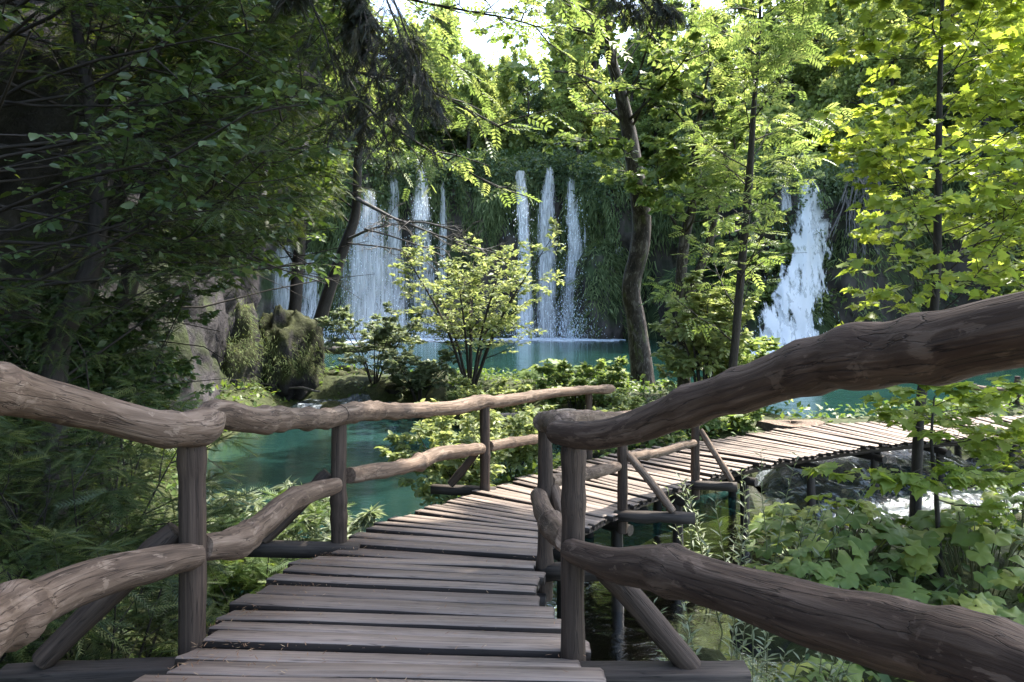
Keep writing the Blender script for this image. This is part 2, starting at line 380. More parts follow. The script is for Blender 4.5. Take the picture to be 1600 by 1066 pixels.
WL, WP = .1, .8
def sheet(name, poly, z, m):
    me = bpy.data.meshes.new(name); me.from_pydata([(x, y, z) for x, y in poly], [], [list(range(len(poly)))]); me.materials.append(m)
    return obj(name, me, kind="structure")
bl = [(a[0], a[1]) for a in BARR]
deckline = [(.1, -3), (-.6, 3.2), (-.6, 4.6), (-.3, 6), (.4, 7.6), (1.2, 9), (2.2, 10.2), (4.1, 11.5), (4.6, 13.5), (4.6, 16.2)]
sheet("lower_lake", [(-16, -3)] + deckline + bl[4::-1] + [(-16, 26.5)], WL, M['lake'])
sheet("stream", deckline[:-1] + [(4.6, 16.2)] + bl[6:10] + [(34, 4), (20, -3)], WL, M['stream'])
sheet("upper_pool", bl + [(40, 46), (22, 48), (14, 62), (4, 66), (-12, 64), (-22, 62), (-22, 30)], WP, M['pool'])

# tumbling water below the pool rim (right, under the boardwalk) and over the tufa rim (left)
def cascade_patch(name, x0, x1, y0, y1, zt, zb, seed, m, dens=.12, steps=4):
    ax = np.arange(x0, x1, dens); ay = np.arange(y0, y1, dens); X, Y = np.meshgrid(ax, ay)
    q = np.stack([X, Y, 0 * X], -1)
    t = (Y - y0) / (y1 - y0) + .18 * fbm(q * .6, 3, seed)
    st = np.floor(t * steps) / steps + np.clip((t * steps % 1) * 2.4 - .8, 0, 1) / steps
    Z = zb + (zt - zb) * np.clip(st, 0, 1) + .07 * fbm(q * 3.1, 3, seed + 5)
    edge = np.minimum(np.minimum(X - x0, x1 - X), np.minimum(Y - y0, y1 - Y))
    Z -= .35 * np.clip(1 - edge / .7, 0, 1) ** 2
    return obj(name, mesh(name, np.stack([X, Y, Z], -1).reshape(-1, 3), grid_faces(len(ay), len(ax)), m), kind="structure")
cascade_patch("rapids", 4.6, 9.4, 10.6, 16.1, .84, .13, 4, M['foam'])
cascade_patch("rapids", 8.9, 14.5, 10.0, 13.8, .7, .15, 14, M['foam_thin'])
cascade_patch("rim_shallows", -7.6, -1.6, 21.8, 27.6, 1.0, .16, 24, M['glint'], .15, 5)

# ------------------------------------------------------------------ left rock wall, boulder, far cliff
def rock_surface(name, path, z0, z1, lean, amp, seed, m, nz=70, du=.18, freq=.55, label=None, cat=None, kind=None, flip=False):
    pts = spline([(a, b, 0) for a, b in path], du)
    n = len(pts); t = nrm(np.gradient(pts, axis=0)); nor = np.stack([t[:, 1], -t[:, 0], 0 * t[:, 0]], -1) * (-1 if flip else 1)
    zz = np.linspace(z0, z1, nz); V = np.repeat(pts[None], nz, 0); V[..., 2] = zz[:, None]
    ln = np.interp(zz, [a for a, b in lean], [b for a, b in lean])
    q = V * freq
    dsp = amp * fbm(q, 5, seed) + amp * .9 * (1 - np.abs(fbm(q * A([.8, .8, .5]) + 7, 4, seed + 3)) * 2.2) * .5
    V = V + nor[None] * (ln[:, None, None] + dsp[..., None])
    V[..., 2] += .3 * amp * fbm(q * 1.7 + 3, 3, seed + 9)
    return obj(name, mesh(name, V.reshape(-1, 3), grid_faces(nz, n), m), label=label, cat=cat, kind=kind), V
rock_surface("rock_wall", [(-9.5, -4), (-8.8, 2), (-8.4, 7), (-8.6, 12), (-8.6, 17), (-9.4, 21), (-11, 26), (-16, 30)], -1.5, 15.5,
             [(-2, .6), (2, 0), (5, .2), (8, 1.6), (11, 2.6), (15.5, 2.2)], 1.15, 21, M['rock'], 90, .2, .5, kind="structure")

def boulder(name, c, r, seed, m, label, res=40, sq=(1, 1, 1), amp=.3, group=None, cat="rock"):
    u = np.linspace(0, 2 * np.pi, res, endpoint=False); v = np.linspace(0.02, np.pi - .02, res // 2)
    U, Vv = np.meshgrid(u, v); d = np.stack([np.cos(U) * np.sin(Vv), np.sin(U) * np.sin(Vv), np.cos(Vv)], -1)
    rr = 1 + amp * fbm(d * 1.6 + seed, 4, seed) + amp * .5 * fbm(d * 5 + seed, 3, seed + 1)
    v3 = d * rr[..., None] * A(r)
    ny, nx = U.shape; i = np.arange(ny - 1)[:, None] * nx; j = np.arange(nx)[None]; j2 = (j + 1) % nx
    f = np.stack([i + j, i + nx + j, i + nx + j2, i + j2], -1).reshape(-1, 4)
    return obj(name, mesh(name, v3.reshape(-1, 3), f, m), None, tuple(c), label, cat, group)
boulder("mossy_boulder", P(345, 590, 22.5), (1.35, 1.6, 2.6), 3, M['boulder'], "tall mossy grey boulder rising from the teal lake left of the rim", 80, amp=.38)
boulder("mossy_boulder", P(445, 580, 24.5), (1.25, 1.6, 2.3), 8, M['boulder'], "dark hollowed boulder with a mossy sloping edge beside the leaning trunk", 80, amp=.4)
boulder("rock_buttress", P(285, 480, 21), (1.4, 1.6, 3.0), 12, M['rock'], "pinkish grey bare rock buttress behind the yew branches", 80, amp=.3)

cx_ = np.concatenate([np.arange(-34, 46, .4)]);
def far_cliff():
    nz = 64; n = len(cx_)
    pts = np.stack([cx_, ycl(cx_), 0 * cx_], -1)
    ker = np.ones(9) / 9; pts[:, 1] = np.convolve(np.pad(pts[:, 1], 4, mode='edge'), ker, 'valid')
    t = nrm(np.gradient(pts, axis=0)); nor = np.stack([t[:, 1], -t[:, 0], 0 * t[:, 0]], -1)
    s = np.linspace(0, 1, nz); top = yct(cx_)
    V = np.repeat(pts[None], nz, 0); V[..., 2] = -.8 + s[:, None] * (top[None] + .8)
    prof = np.interp(s, [0, .12, .3, .55, .8, .93, 1], [.9, .2, -.6, -.2, 1.3, 1.1, -1.2])
    col = fbm(np.stack([cx_ * .35, 0 * cx_, 0 * cx_], -1), 3, 77)          # buttress / hollow rhythm
    q = V * A([.3, .3, .16])
    d = prof[:, None] * (1 + .6 * col[None]) + 2.0 * fbm(q, 5, 31) + 1.3 * fbm(V * A([.8, .8, .25]), 3, 35) + 1.5 * col[None]
    V = V + nor[None] * d[..., None]
    obj("cliff", mesh("cliff", V.reshape(-1, 3), grid_faces(nz, n), M['cliff']), kind="structure")
    return V, nor
CV, CN = far_cliff()
def cliff_pt(x, s):
    """point on the cliff face at abscissa x, height share s"""
    j = np.clip(np.interp(x, cx_, np.arange(len(cx_))), 0, len(cx_) - 1.001); i = np.clip(s, 0, .999) * (CV.shape[0] - 1)
    j0 = j.astype(int); i0 = i.astype(int); fj = (j - j0)[:, None]; fi = (i - i0)[:, None]
    return (CV[i0, j0] * (1 - fj) + CV[i0, j0 + 1] * fj) * (1 - fi) + (CV[i0 + 1, j0] * (1 - fj) + CV[i0 + 1, j0 + 1] * fj) * fi


# ------------------------------------------------------------------ leaves: templates (x along the leaf, y across, z out of the blade)
def T(v, f): return np.asarray(v, float), np.asarray(f, int)
OVATE = T([(0, 0, 0), (.3, 0, -.02), (.7, 0, -.03), (1, 0, -.10), (.3, .27, .05), (.68, .22, .03), (.3, -.27, .05), (.68, -.22, .03)],
          [(0, 6, 1), (0, 1, 4), (1, 6, 7), (1, 7, 2), (1, 2, 5), (1, 5, 4), (2, 7, 3), (2, 3, 5)])
DIAM = T([(0, 0, 0), (.5, -.3, .05), (1, 0, -.05), (.5, .3, .05)], [(0, 1, 2), (0, 2, 3)])
LANCE = T([(0, 0, 0), (.45, -.11, .03), (1, 0, -.15), (.45, .11, .03)], [(0, 1, 2), (0, 2, 3)])
def _maple():
    pr = [(-.05, 0), (-.02, .16), (.12, .34), (.02, .52), (.28, .40), (.42, .55), (.50, .30), (.66, .32), (.72, .16), (1, 0)]
    pts = [(x, y) for x, y in pr] + [(x, -y) for x, y in pr[-2:0:-1]]
    v = [(.3, 0, -.03)] + [(x, y, .05 * abs(y) * 2 - .12 * x * x) for x, y in pts]
    n = len(pts); return T(v, [(0, 1 + (i + 1) % n, 1 + i) for i in range(n)])
MAPLE = _maple()
def _pinnate(npair=5):
    v = []; f = []
    def leaflet(x, z, ang, L, w):
        b = len(v); c, s = math.cos(ang), math.sin(ang)
        for (a, o, zz) in ((0, 0, 0), (.5, -w, .02), (1, 0, -.06), (.5, w, .02)):
            v.append((x + L * (a * c - o * s), L * (a * s + o * c), z + zz * L * 2))
        f.extend([(b, b + 1, b + 2), (b, b + 2, b + 3)])
    for i in range(npair):
        x = .22 + .62 * i / (npair - 1); z = -.25 * x * x
        for sgn in (-1, 1): leaflet(x, z, sgn * 1.05, .30, .2)
    leaflet(.86, -.2, 0, .3, .2)
    b = len(v); v.extend([(0, -.006, 0), (0, .006, 0), (.9, 0, -.2)]); f.append((b, b + 1, b + 2))
    return T(v, f)
PINN = _pinnate()
def _sprig(npair=12, nl=.20, w=.021):
    v = []; f = []
    for i in range(npair):
        x = .06 + .9 * i / npair; z = -.18 * x * x
        for sgn in (-1, 1):
            L = nl * (1 - .5 * (x - .3) ** 2) * (.9 + .2 * ((i * 7 + (sgn > 0) * 3) % 5) / 5); a = 1.05 - .35 * x
            c, s = math.cos(a), math.sin(a) * sgn; b = len(v)
            v.extend([(x - w, 0, z), (x + w, 0, z), (x + L * c, L * s, z - .02 + .015 * ((i * 5) % 3))]); f.append((b, b + 1, b + 2) if sgn > 0 else (b, b + 2, b + 1))
    b = len(v); v.extend([(0, -.008, 0), (0, .008, 0), (.6, .006, -.065), (1.04, 0, -.19)]); f.extend([(b, b + 2, b + 1), (b, b + 3, b + 2)])
    return T(v, f)
SPRIG = _sprig()
def _clump(seed, n=11):
    r = np.random.default_rng(seed); v = []; f = []
    for i in range(n):
        p = r.normal(0, .32, 3); a = nrm(r.normal(0, 1, 3) + A([.6, 0, -.2])); nn = nrm(np.cross(a, r.normal(0, 1, 3))); nn = nn * np.sign(nn[2] + 1e-6); sd_ = np.cross(nn, a)
        b = len(v); L = r.uniform(.28, .52)
        for (x, y, z) in DIAM[0]: v.append(p + L * (x * a + y * 1.2 * sd_ + z * nn))
        f.extend([(b, b + 1, b + 2), (b, b + 2, b + 3)])
    return T(v, f)
CLUMP = _clump(5)

def orient(ax, nn):
    ax = nrm(ax); nn = nn - ax * np.sum(nn * ax, -1, keepdims=True); nn = nrm(nn); return ax, nn, np.cross(nn, ax)
def scatter(tmpl, pos, ax, nn, sc, rng):
    tv, tf = tmpl; ax, nn, sd_ = orient(ax, nn); n = len(pos)
    V = pos[:, None] + sc[:, None, None] * (tv[None, :, 0:1] * ax[:, None] + tv[None, :, 1:2] * sd_[:, None] + tv[None, :, 2:3] * nn[:, None])
    Fc = tf[None] + (np.arange(n) * len(tv))[:, None, None]
    return V.reshape(-1, 3), Fc.reshape(-1, 3), np.repeat(rng.random(n), len(tv))

def wand(rng, p0, d0, L, k, wander=.12, grav=0., up=0.):
    pts = [np.asarray(p0, float)]; d = nrm(d0)
    for i in range(k):
        d = nrm(d + rng.normal(0, wander, 3) + A([0, 0, grav])); pts.append(pts[-1] + d * L / k)
    return np.array(pts)
def subs(rng, pts, n, f0, f1, L, ang, planar, k, wander, grav, taper=.55, az=None):
    out = []; m = len(pts) - 1; sgn = 1 if rng.random() < .5 else -1
    for i in range(n):
        f = f0 + (f1 - f0) * (i + rng.random()) / n; q = min(f * m, m - 1e-3); j = int(q); p = pts[j] + (pts[j + 1] - pts[j]) * (q - j)
        t = nrm(pts[j + 1] - pts[j])
        if az is not None:
            a = rng.uniform(*az); sv = A([math.sin(a), math.cos(a), 0])
        elif planar > 0:
            sv = nrm(np.cross(t, A([0, 0, 1.])) + 1e-6) * sgn + A([0, 0, 1]) * rng.normal(0, 1 - planar); sgn = -sgn
        else: sv = rng.normal(0, 1, 3)
        sv = nrm(sv - t * np.dot(sv, t)); a = rng.uniform(*ang); d = math.cos(a) * t + math.sin(a) * sv
        ln = L * (1 - taper * (f - f0) / max(1e-3, f1 - f0)) * rng.uniform(.75, 1.2)
        out.append((wand(rng, p, d, ln, k, wander, grav), f))
    return out

def leaves_on(rng, twigs, per, size, spread=.9, droop=-.25, upn=1., jit=.5, szvar=.3):
    """leaf positions, axes, normals and sizes along a list of twig polylines"""
    Ps = []; Ax = []; Nn = []; Sc = []
    for pts in twigs:
        m = len(pts) - 1; f = (np.arange(per) + rng.random(per)) / per * .95 + .05; q = np.minimum(f * m, m - 1e-3); j = q.astype(int)
        p = pts[j] + (pts[j + 1] - pts[j]) * (q - j)[:, None]; t = nrm(pts[j + 1] - pts[j])
        sd_ = nrm(np.cross(t, A([0, 0, 1.])) + 1e-6) * np.where(np.arange(per) % 2, 1, -1)[:, None]
        a = t * .6 + sd_ * spread * (1 - .7 * f[:, None] ** 3) + rng.normal(0, .22, (per, 3)) + A([0, 0, droop])
        Ps.append(p); Ax.append(a); Nn.append(A([0, 0, upn]) + rng.normal(0, jit, (per, 3))); Sc.append(size * (1 + szvar * rng.normal(0, 1, per)).clip(.5, 1.7))
    return np.concatenate(Ps), np.concatenate(Ax), np.concatenate(Nn), np.concatenate(Sc)

def split_view(pos, sc, n):
    """indices of the n leaves that show largest in the frame"""
    d = pos[:, 1]; px = 800 + F * pos[:, 0] / np.maximum(d, .1); py = HY - F * (pos[:, 2] - EZ) / np.maximum(d, .1)
    s = np.where((d > .8) & (px > 10) & (px < 1590) & (py > 10) & (py < 1056), sc / np.maximum(d, .1), 0)
    return np.argsort(-s)[:n]
LEAFMESH = {}
def leaf_objects(part, tmpl, pos, ax, nn, sc, matl, root, base, rng):
    key = (id(tmpl[0]), matl.name)
    if key not in LEAFMESH:
        LEAFMESH[key] = [mesh(part, tmpl[0], tmpl[1], matl, True, {"rnd": np.full(len(tmpl[0]), r_)}) for r_ in (0., .37, .71)]
    ax, nn, sd_ = orient(ax, nn)
    for i in range(len(pos)):
        o = bpy.data.objects.new(part, LEAFMESH[key][i % 3]); COL.objects.link(o); o.parent = root
        p = pos[i] - base; s = sc[i]
        o.matrix_basis = Matrix(((ax[i][0] * s, sd_[i][0] * s, nn[i][0] * s, p[0]), (ax[i][1] * s, sd_[i][1] * s, nn[i][1] * s, p[1]),
                                 (ax[i][2] * s, sd_[i][2] * s, nn[i][2] * s, p[2]), (0, 0, 0, 1)))

def put_leaves(root, base, tmpl, L, matl, rng, nobj=0, part="leaf", crown="crown"):
    pos, ax, nn, sc = L
    ids = split_view(pos, sc, nobj) if nobj else np.array([], int)
    if len(ids): leaf_objects(part, tmpl, pos[ids], ax[ids], nn[ids], sc[ids], matl, root, base, rng)
    rest = np.setdiff1d(np.arange(len(pos)), ids)
    if len(rest):
        v, f, r = scatter(tmpl, pos[rest], ax[rest], nn[rest], sc[rest], rng)
        o = obj(crown, mesh(crown, v - base, f, matl, True, {"rnd": r}), root)
        if nobj: o["kind"] = "stuff"

def tree(name, label, trunk, spec, matl, bark, tmpl=DIAM, nobj=0, seed=1, cat="tree", group=None, sides=10, bumpy=.12, part="leaf"):
    """trunk: rows (x,y,z,r); spec: n1,f1,L1,a1, n2,L2, n3,L3, per, size ..."""
    rng = np.random.default_rng(seed); random.seed(seed)
    tk = spline(trunk, .18) if len(trunk) > 2 else np.asarray(trunk, float)
    base = tk[0][:3].copy(); root = thing(name, base, label, cat, group)
    b = Bag(); b.tube(tk[:, :3], np.maximum(tk[:, 3], .004), sides, True, bump=bumpy, bs=1.2, seed=seed)
    for ex in spec.get('extra', []):
        e = spline(ex, .15); b.tube(e[:, :3], np.maximum(e[:, 3], .004), 8, True, bump=bumpy, seed=seed + 1)
    obj("trunk", b.mesh("trunk", bark, base), root)
    g = spec; br = Bag(); tw = []; gaps = g.get('gaps')
    def open_air(p):
        if not gaps: return True
        px = 800 + F * p[0] / max(p[1], .1); py = HY - F * (p[2] - EZ) / max(p[1], .1)
        return not any(a < px < c and b < py < d for a, b, c, d in gaps)
    srcs = [tk[:, :3]] + [spline(ex, .15)[:, :3] for ex in spec.get('extra', [])]
    l1 = []
    for si, sp_ in enumerate(srcs):
        n1 = g['n1'] if si == 0 else g.get('nx', 4)
        l1 += subs(rng, sp_, n1, *(g['f1'] if si == 0 else g.get('fx', (.3, 1))), g['L1'], g.get('a1', (.9, 1.4)), 0, g.get('k1', 8), g.get('w1', .12), g.get('g1', .03), g.get('t1', .55), g.get('az'))
    for (q, L_) in g.get('limbs', []): l1.append((spline(q, .15)[:, :3], .3))
    for pts, f in l1:
        L = np.linalg.norm(pts[-1] - pts[0]); r = g.get('r1', .018) * L
        if not open_air(pts[-1]) and not open_air(pts[len(pts) // 2]): continue
        q1 = pts[::2] if len(pts) % 2 else np.vstack([pts[::2], pts[-1:]]); br.tube(q1, np.linspace(r, r * .25, len(q1)), 5, False)
        l2 = subs(rng, pts, g['n2'], .15, 1, g['L2'] * L, g.get('a2', (.6, 1.1)), g.get('planar', .75), 5, g.get('w2', .15), g.get('g2', 0), .5)
        if open_air(pts[-1]): tw.append(pts[-max(3, len(pts) // 3):])
        for p2, f2 in l2:
            if not open_air(p2[-1]) or not open_air(p2[0]): continue
            L_ = np.linalg.norm(p2[-1] - p2[0]); br.tube(p2[[0, 2, -1]], [r * .4, r * .28, r * .12], 4, False)
            if g['n3']:
                for p3, f3 in subs(rng, p2, g['n3'], .2, 1, g['L3'] * L_, g.get('a3', (.5, 1.)), g.get('planar', .75), 3, .15, g.get('g3', 0), .4):
                    br.tube(p3[[0, -1]], [r * .16, r * .06], 3, False); tw.append(p3)
                tw.append(p2[len(p2) // 2:])
            else: tw.append(p2)
    if br.n: obj("branches", br.mesh("branches", g.get('brmat', bark), base), root)
    if g['per'] and tw:
        put_leaves(root, base, tmpl, leaves_on(rng, tw, g['per'], g['size'], g.get('spread', .9), g.get('droop', -.25), g.get('upn', 1.), g.get('jit', .5)), matl, rng, nobj, part)
    return root

def copy_tree(o, loc, rz, sc, label=None, group=None):
    c = o.copy(); COL.objects.link(c); c.location = loc; c.rotation_euler = (0, 0, rz); c.scale = sc
    if label: c["label"] = label
    if group: c["group"] = group
    for ch in o.children:
        d = ch.copy(); COL.objects.link(d); d.parent = c
    return c
def tr(*rows): return [(*P(a, b, d), r) for a, b, d, r in rows]
def grounded(rows, sink=.25):
    x, y, z, r = rows[0]; gz = float(ground_z(A([x]), A([y]))[0])
    if z > gz + .1: rows = [(x, y, gz - sink, r * 1.15)] + rows
    return rows

# ------------------------------------------------------------------ boardwalk
ST = [  # left edge (x, y), right edge (x, y), height below the eye
    ((-1.95, -1.6), (1.35, -1.2), -1.00), ((-1.85, -.2), (1.25, .1), -1.10), ((-1.75, 1.1), (1.0, 1.3), -1.25), ((-1.58, 2.1), (.62, 2.1), -1.39),
    ((-1.42, 2.81), (.36, 2.76), -1.50), ((-1.57, 3.58), (.34, 3.48), -1.66), ((-1.55, 4.1), (.18, 3.95), -1.73), ((-1.54, 4.73), (.18, 4.52), -1.80),
    ((-1.41, 5.2), (.2, 4.96), -1.86), ((-1.29, 5.9), (.28, 5.57), -1.93), ((-1.0, 6.81), (.54, 6.19), -2.03), ((-.44, 7.9), (.95, 6.95), -2.15),
    ((.26, 9.16), (1.48, 7.92), -2.25), ((1.18, 10.4), (2.43, 9.1), -2.32), ((2.2, 11.3), (3.5, 10.1), -2.35), ((3.57, 12.2), (4.7, 10.9), -2.36),
    ((4.89, 13.0), (5.85, 11.5), -2.36), ((6.4, 13.75), (7.0, 12.0), -2.36), ((8.0, 14.2), (8.25, 12.35), -2.36), ((9.6, 14.5), (9.5, 12.6), -2.35),
    ((11.2, 14.8), (11.0, 12.85), -2.33), ((13.2, 15.2), (13, 13.2), -2.3), ((15, 15.6), (15, 13.6), -2.25)]
sl_ = spline([(a[0], a[1], EZ + z) for a, b, z in ST], n=20); sr_ = spline([(b[0], b[1], EZ + z) for a, b, z in ST], n=20)
mid = (sl_ + sr_) / 2; arc = np.concatenate([[0], np.cumsum(np.linalg.norm(np.diff(mid, axis=0), axis=1))])
def at_arc(s): return A([np.interp(s, arc, sl_[:, k]) for k in range(3)]), A([np.interp(s, arc, sr_[:, k]) for k in range(3)])
boardwalk = thing("boardwalk", (0, 0, EZ - 1.2), "weathered grey plank boardwalk curving down and away to the right over the water", "boardwalk")
BB = A([0, 0, EZ - 1.2])
rngp = np.random.default_rng(11)
def plank(a, b, w, th, rng, parent, base, name="plank", roll=0.):
    """one board from a to b: uneven outline, worn edges, slight cup and warp"""
    ax = b - a; L = np.linalg.norm(ax); ax = ax / L; up = nrm(A([0, 0, 1.]) - ax * ax[2]); sd_ = np.cross(up, ax); up = nrm(up + sd_ * roll); sd_ = np.cross(up, ax)
    n = 9; xs = np.linspace(-L / 2, L / 2, n); xs[1] = -L / 2 + .012; xs[-2] = L / 2 - .012
    o1, o2 = rng.uniform(0, 50, 2); t = np.stack([xs * 1.8, 0 * xs, 0 * xs], -1)
    wl_ = w / 2 * (1 + .16 * fbm(t + o1, 3)); wr_ = w / 2 * (1 + .16 * fbm(t + o2, 3)); zt = .006 * fbm(t + o1 + 9, 2)
    e = .009; rows = []
    for i, x in enumerate(xs):
        k = .82 if i in (0, n - 1) else 1.; zc = zt[i] - (.006 if i in (0, n - 1) else 0); cup = .003
        rows += [(x, -wl_[i] * k, -th), (x, -wl_[i] * k, zc - e), (x, (-wl_[i] + e) * k, zc), (x, 0, zc - cup), (x, (wr_[i] - e) * k, zc), (x, wr_[i] * k, zc - e), (x, wr_[i] * k, -th)]
    k = 7; i = np.arange(n - 1)[:, None] * k; j = np.arange(k)[None]; j2 = (j + 1) % k
    f = np.stack([i + j, i + k + j, i + k + j2, i + j2], -1).reshape(-1, 4)
    tri = np.concatenate([f[:, [0, 2, 1]], f[:, [0, 3, 2]]]); tri = tri[:, ::-1]
    cap = np.array([(0, q, q + 1) for q in range(1, k - 1)]); e0 = (n - 1) * k
    tri = np.concatenate([tri[:, ::-1], cap, cap[:, ::-1] + e0])
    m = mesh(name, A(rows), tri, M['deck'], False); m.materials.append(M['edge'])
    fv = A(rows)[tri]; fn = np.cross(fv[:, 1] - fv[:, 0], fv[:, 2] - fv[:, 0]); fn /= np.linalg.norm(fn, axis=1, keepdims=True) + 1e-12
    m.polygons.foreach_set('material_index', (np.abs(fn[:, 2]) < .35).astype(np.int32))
    o = obj(name, m, parent); c = (a + b) / 2 - base
    o.matrix_basis = Matrix(((ax[0], sd_[0], up[0], c[0]), (ax[1], sd_[1], up[1], c[1]), (ax[2], sd_[2], up[2], c[2]), (0, 0, 0, 1)))
    return o
s = .3; np_ = 0
while s < arc[-1] - .2:
    y_here = np.interp(s, arc, mid[:, 1]); x_here = np.interp(s, arc, mid[:, 0])
    w = rngp.uniform(.17, .25) if y_here < 6.3 else rngp.uniform(.12, .17)
    a, b = at_arc(s + w / 2); d = nrm(b - a)
    a = a - d * rngp.uniform(-.05, .07) ; b = b + d * rngp.uniform(-.04, .06)
    rz = rngp.normal(0, .008, 2) + rngp.normal(0, .008); yaw = rngp.normal(0, .013, 2)
    pd = nrm(at_arc(min(arc[-1], s + .3))[0] + at_arc(min(arc[-1], s + .3))[1] - a - b)
    a = a + A([0, 0, rz[0]]) + pd * yaw[0]; b = b + A([0, 0, rz[1]]) + pd * yaw[1]
    za = np.interp([max(0, s - .1), s + w + .1], arc, mid[:, 2]); slope = (za[1] - za[0]) / (w + .2)
    plank(a, b, w - (rngp.uniform(.018, .045) if y_here < 6.3 else rngp.uniform(.024, .042)), .06, rngp, boardwalk, BB, roll=-slope + rngp.normal(.06 if y_here < 6.3 else .02, .03))
    s += w; np_ += 1
# stringers, cross beams and piles
def log_part(root, base, rows, name, matl, k=10, bump=.10, step=.06, bs=2.5, seed=0, flat=None):
    t = spline(rows, step); b = Bag(); b.tube(t[:, :3], t[:, 3], k, True, bump=bump, bs=bs, seed=seed)
    return obj(name, b.mesh(name, matl, base), root)
random.seed(5)
for off in (.12, .88):
    q = sl_ * (1 - off) + sr_ * off; q = q[::10].copy(); q[:, 2] -= .125
    log_part(boardwalk, BB, [(*p, .07) for p in q], "stringer", M['beam'], 8, .06, .25)
for s in list(np.arange(1.2, arc[-1], 1.75)):
    a, b = at_arc(s); d = nrm(b - a); a2 = a - d * .05 - A([0, 0, .25]); b2 = b + d * .05 - A([0, 0, .25])
    log_part(boardwalk, BB, [(*a2, .065), (*((a2 + b2) / 2), .068), (*b2, .065)], "cross_beam", M['pile'], 8, .08, .2)
    for f in (.1, .9):
        p = a2 + (b2 - a2) * f; gz = float(ground_z(A([p[0]]), A([p[1]]))[0])
        if p[2] - gz > .15:
            log_part(boardwalk, BB, [(p[0], p[1], gz - .3, .075), (p[0] + .01, p[1], (gz + p[2]) / 2, .07), (p[0], p[1], p[2] + .0, .066)], "pile", M['pile'], 8, .1, .2)

# railings ------------------------------------------------------------------
def R3(px, py, d, r): return (*P(px, py, d), r)
def knots(rows, rng, amt=.02):
    t = spline(rows, .035); n = len(t)
    o = rng.uniform(0, 90); L = np.arange(n) * .035
    for k in range(3):
        t[:, k] += amt * fbm(np.stack([L * 1.6 + o + k * 11, 0 * L, 0 * L], -1), 3, k) * np.minimum(1, np.minimum(L, L[::-1]) / .15)
    t[:, 3] *= .94
    t[:, 3] *= 1 + .10 * fbm(np.stack([L * 3.2 + o, 0 * L, 0 * L], -1), 2, 5)
    for _ in range(int(n * .035 / .45)):
        c = rng.integers(2, n - 2); t[:, 3] *= 1 + .16 * np.exp(-((L - L[c]) / .05) ** 2)
    return t
def rail_part(root, base, rows, name, matl, rng, k=26, amt=.016, bump=.10):
    t = knots(rows, rng, amt); t[0, 3] *= .93; t[-1, 3] *= .93
    b = Bag(); b.tube(t[:, :3], t[:, 3], k, True, bump=bump, bs=2.2, seed=int(rng.integers(99)))
    return obj(name, b.mesh(name, matl, base), root)
rr = np.random.default_rng(4)
lb = P(300, 1010, 3.25)
left = thing("log_railing", lb, "log railing along the lake side, bent top rail on four posts, left of the walk", "railing")
for rows in ([(-1.75, .9, EZ + .22, .085), R3(-120, 585, 1.85, .085), R3(0, 613, 2.2, .084), R3(150, 640, 2.72, .08), R3(245, 666, 3.0, .078), R3(315, 668, 3.27, .075), R3(338, 640, 3.42, .06)],
             [R3(318, 652, 3.3, .055), R3(342, 642, 3.42, .078), R3(400, 655, 3.8, .078), R3(450, 652, 4.3, .074), R3(505, 652, 5.0, .076), R3(548, 646, 5.5, .084)],
             [R3(532, 648, 5.3, .085), R3(590, 643, 6.0, .082), R3(640, 643, 6.6, .08), R3(700, 638, 7.3, .085), R3(765, 627, 8.2, .085)],
             [R3(750, 629, 8.05, .08), R3(800, 624, 8.7, .078), R3(870, 614, 9.7, .075), R3(956, 607, 11.0, .066)]):
    rail_part(left, lb, rows, "top_rail", M['rail'], rr)
for rows in ([(-1.9, .9, EZ - .72, .09), R3(-130, 1020, 1.85, .095), R3(0, 968, 2.2, .093), R3(90, 930, 2.5, .09), R3(180, 900, 2.8, .085), R3(306, 868, 3.25, .07)],
             [R3(316, 856, 3.3, .072), R3(370, 846, 3.6, .075), R3(405, 822, 3.9, .075), R3(465, 780, 4.6, .078), R3(525, 758, 5.25, .07)],
             [R3(545, 743, 5.5, .075), R3(600, 734, 6.1, .075), R3(655, 722, 6.8, .075), R3(690, 708, 7.2, .075), R3(752, 701, 8.0, .07)],
             [R3(765, 697, 8.25, .07), R3(840, 686, 9.2, .065), R3(920, 672, 10.6, .055)]):
    rail_part(left, lb, rows, "lower_rail", M['rail'], rr)
def post(root, base, px, ytop, ybot, d, r, matl=None, drop=.25):
    a = P(px, ybot, d); a[2] -= drop; c = P(px, ytop, d)
    rail_part(root, base, [(*a, r * 1.04), (*((a + c) / 2 + A([rr.normal(0, .006), 0, 0])), r), (*c, r * .95)], "post", matl or M['post'], rr, 16, .006, .05)
for px, yt, yb, d, r in ((300, 678, 1012, 3.27, .063), (530, 655, 858, 5.39, .066), (757, 632, 770, 8.1, .062), (920, 614, 716, 10.6, .06)):
    post(left, lb, px, yt, yb, d, r)
def brace(root, base, p0, p1, r, matl=None):
    rail_part(root, base, [(*p0, r), (*((A(p0) + A(p1)) / 2), r * 1.05), (*p1, r)], "brace", matl or M['post'], rr, 12, .008, .07)
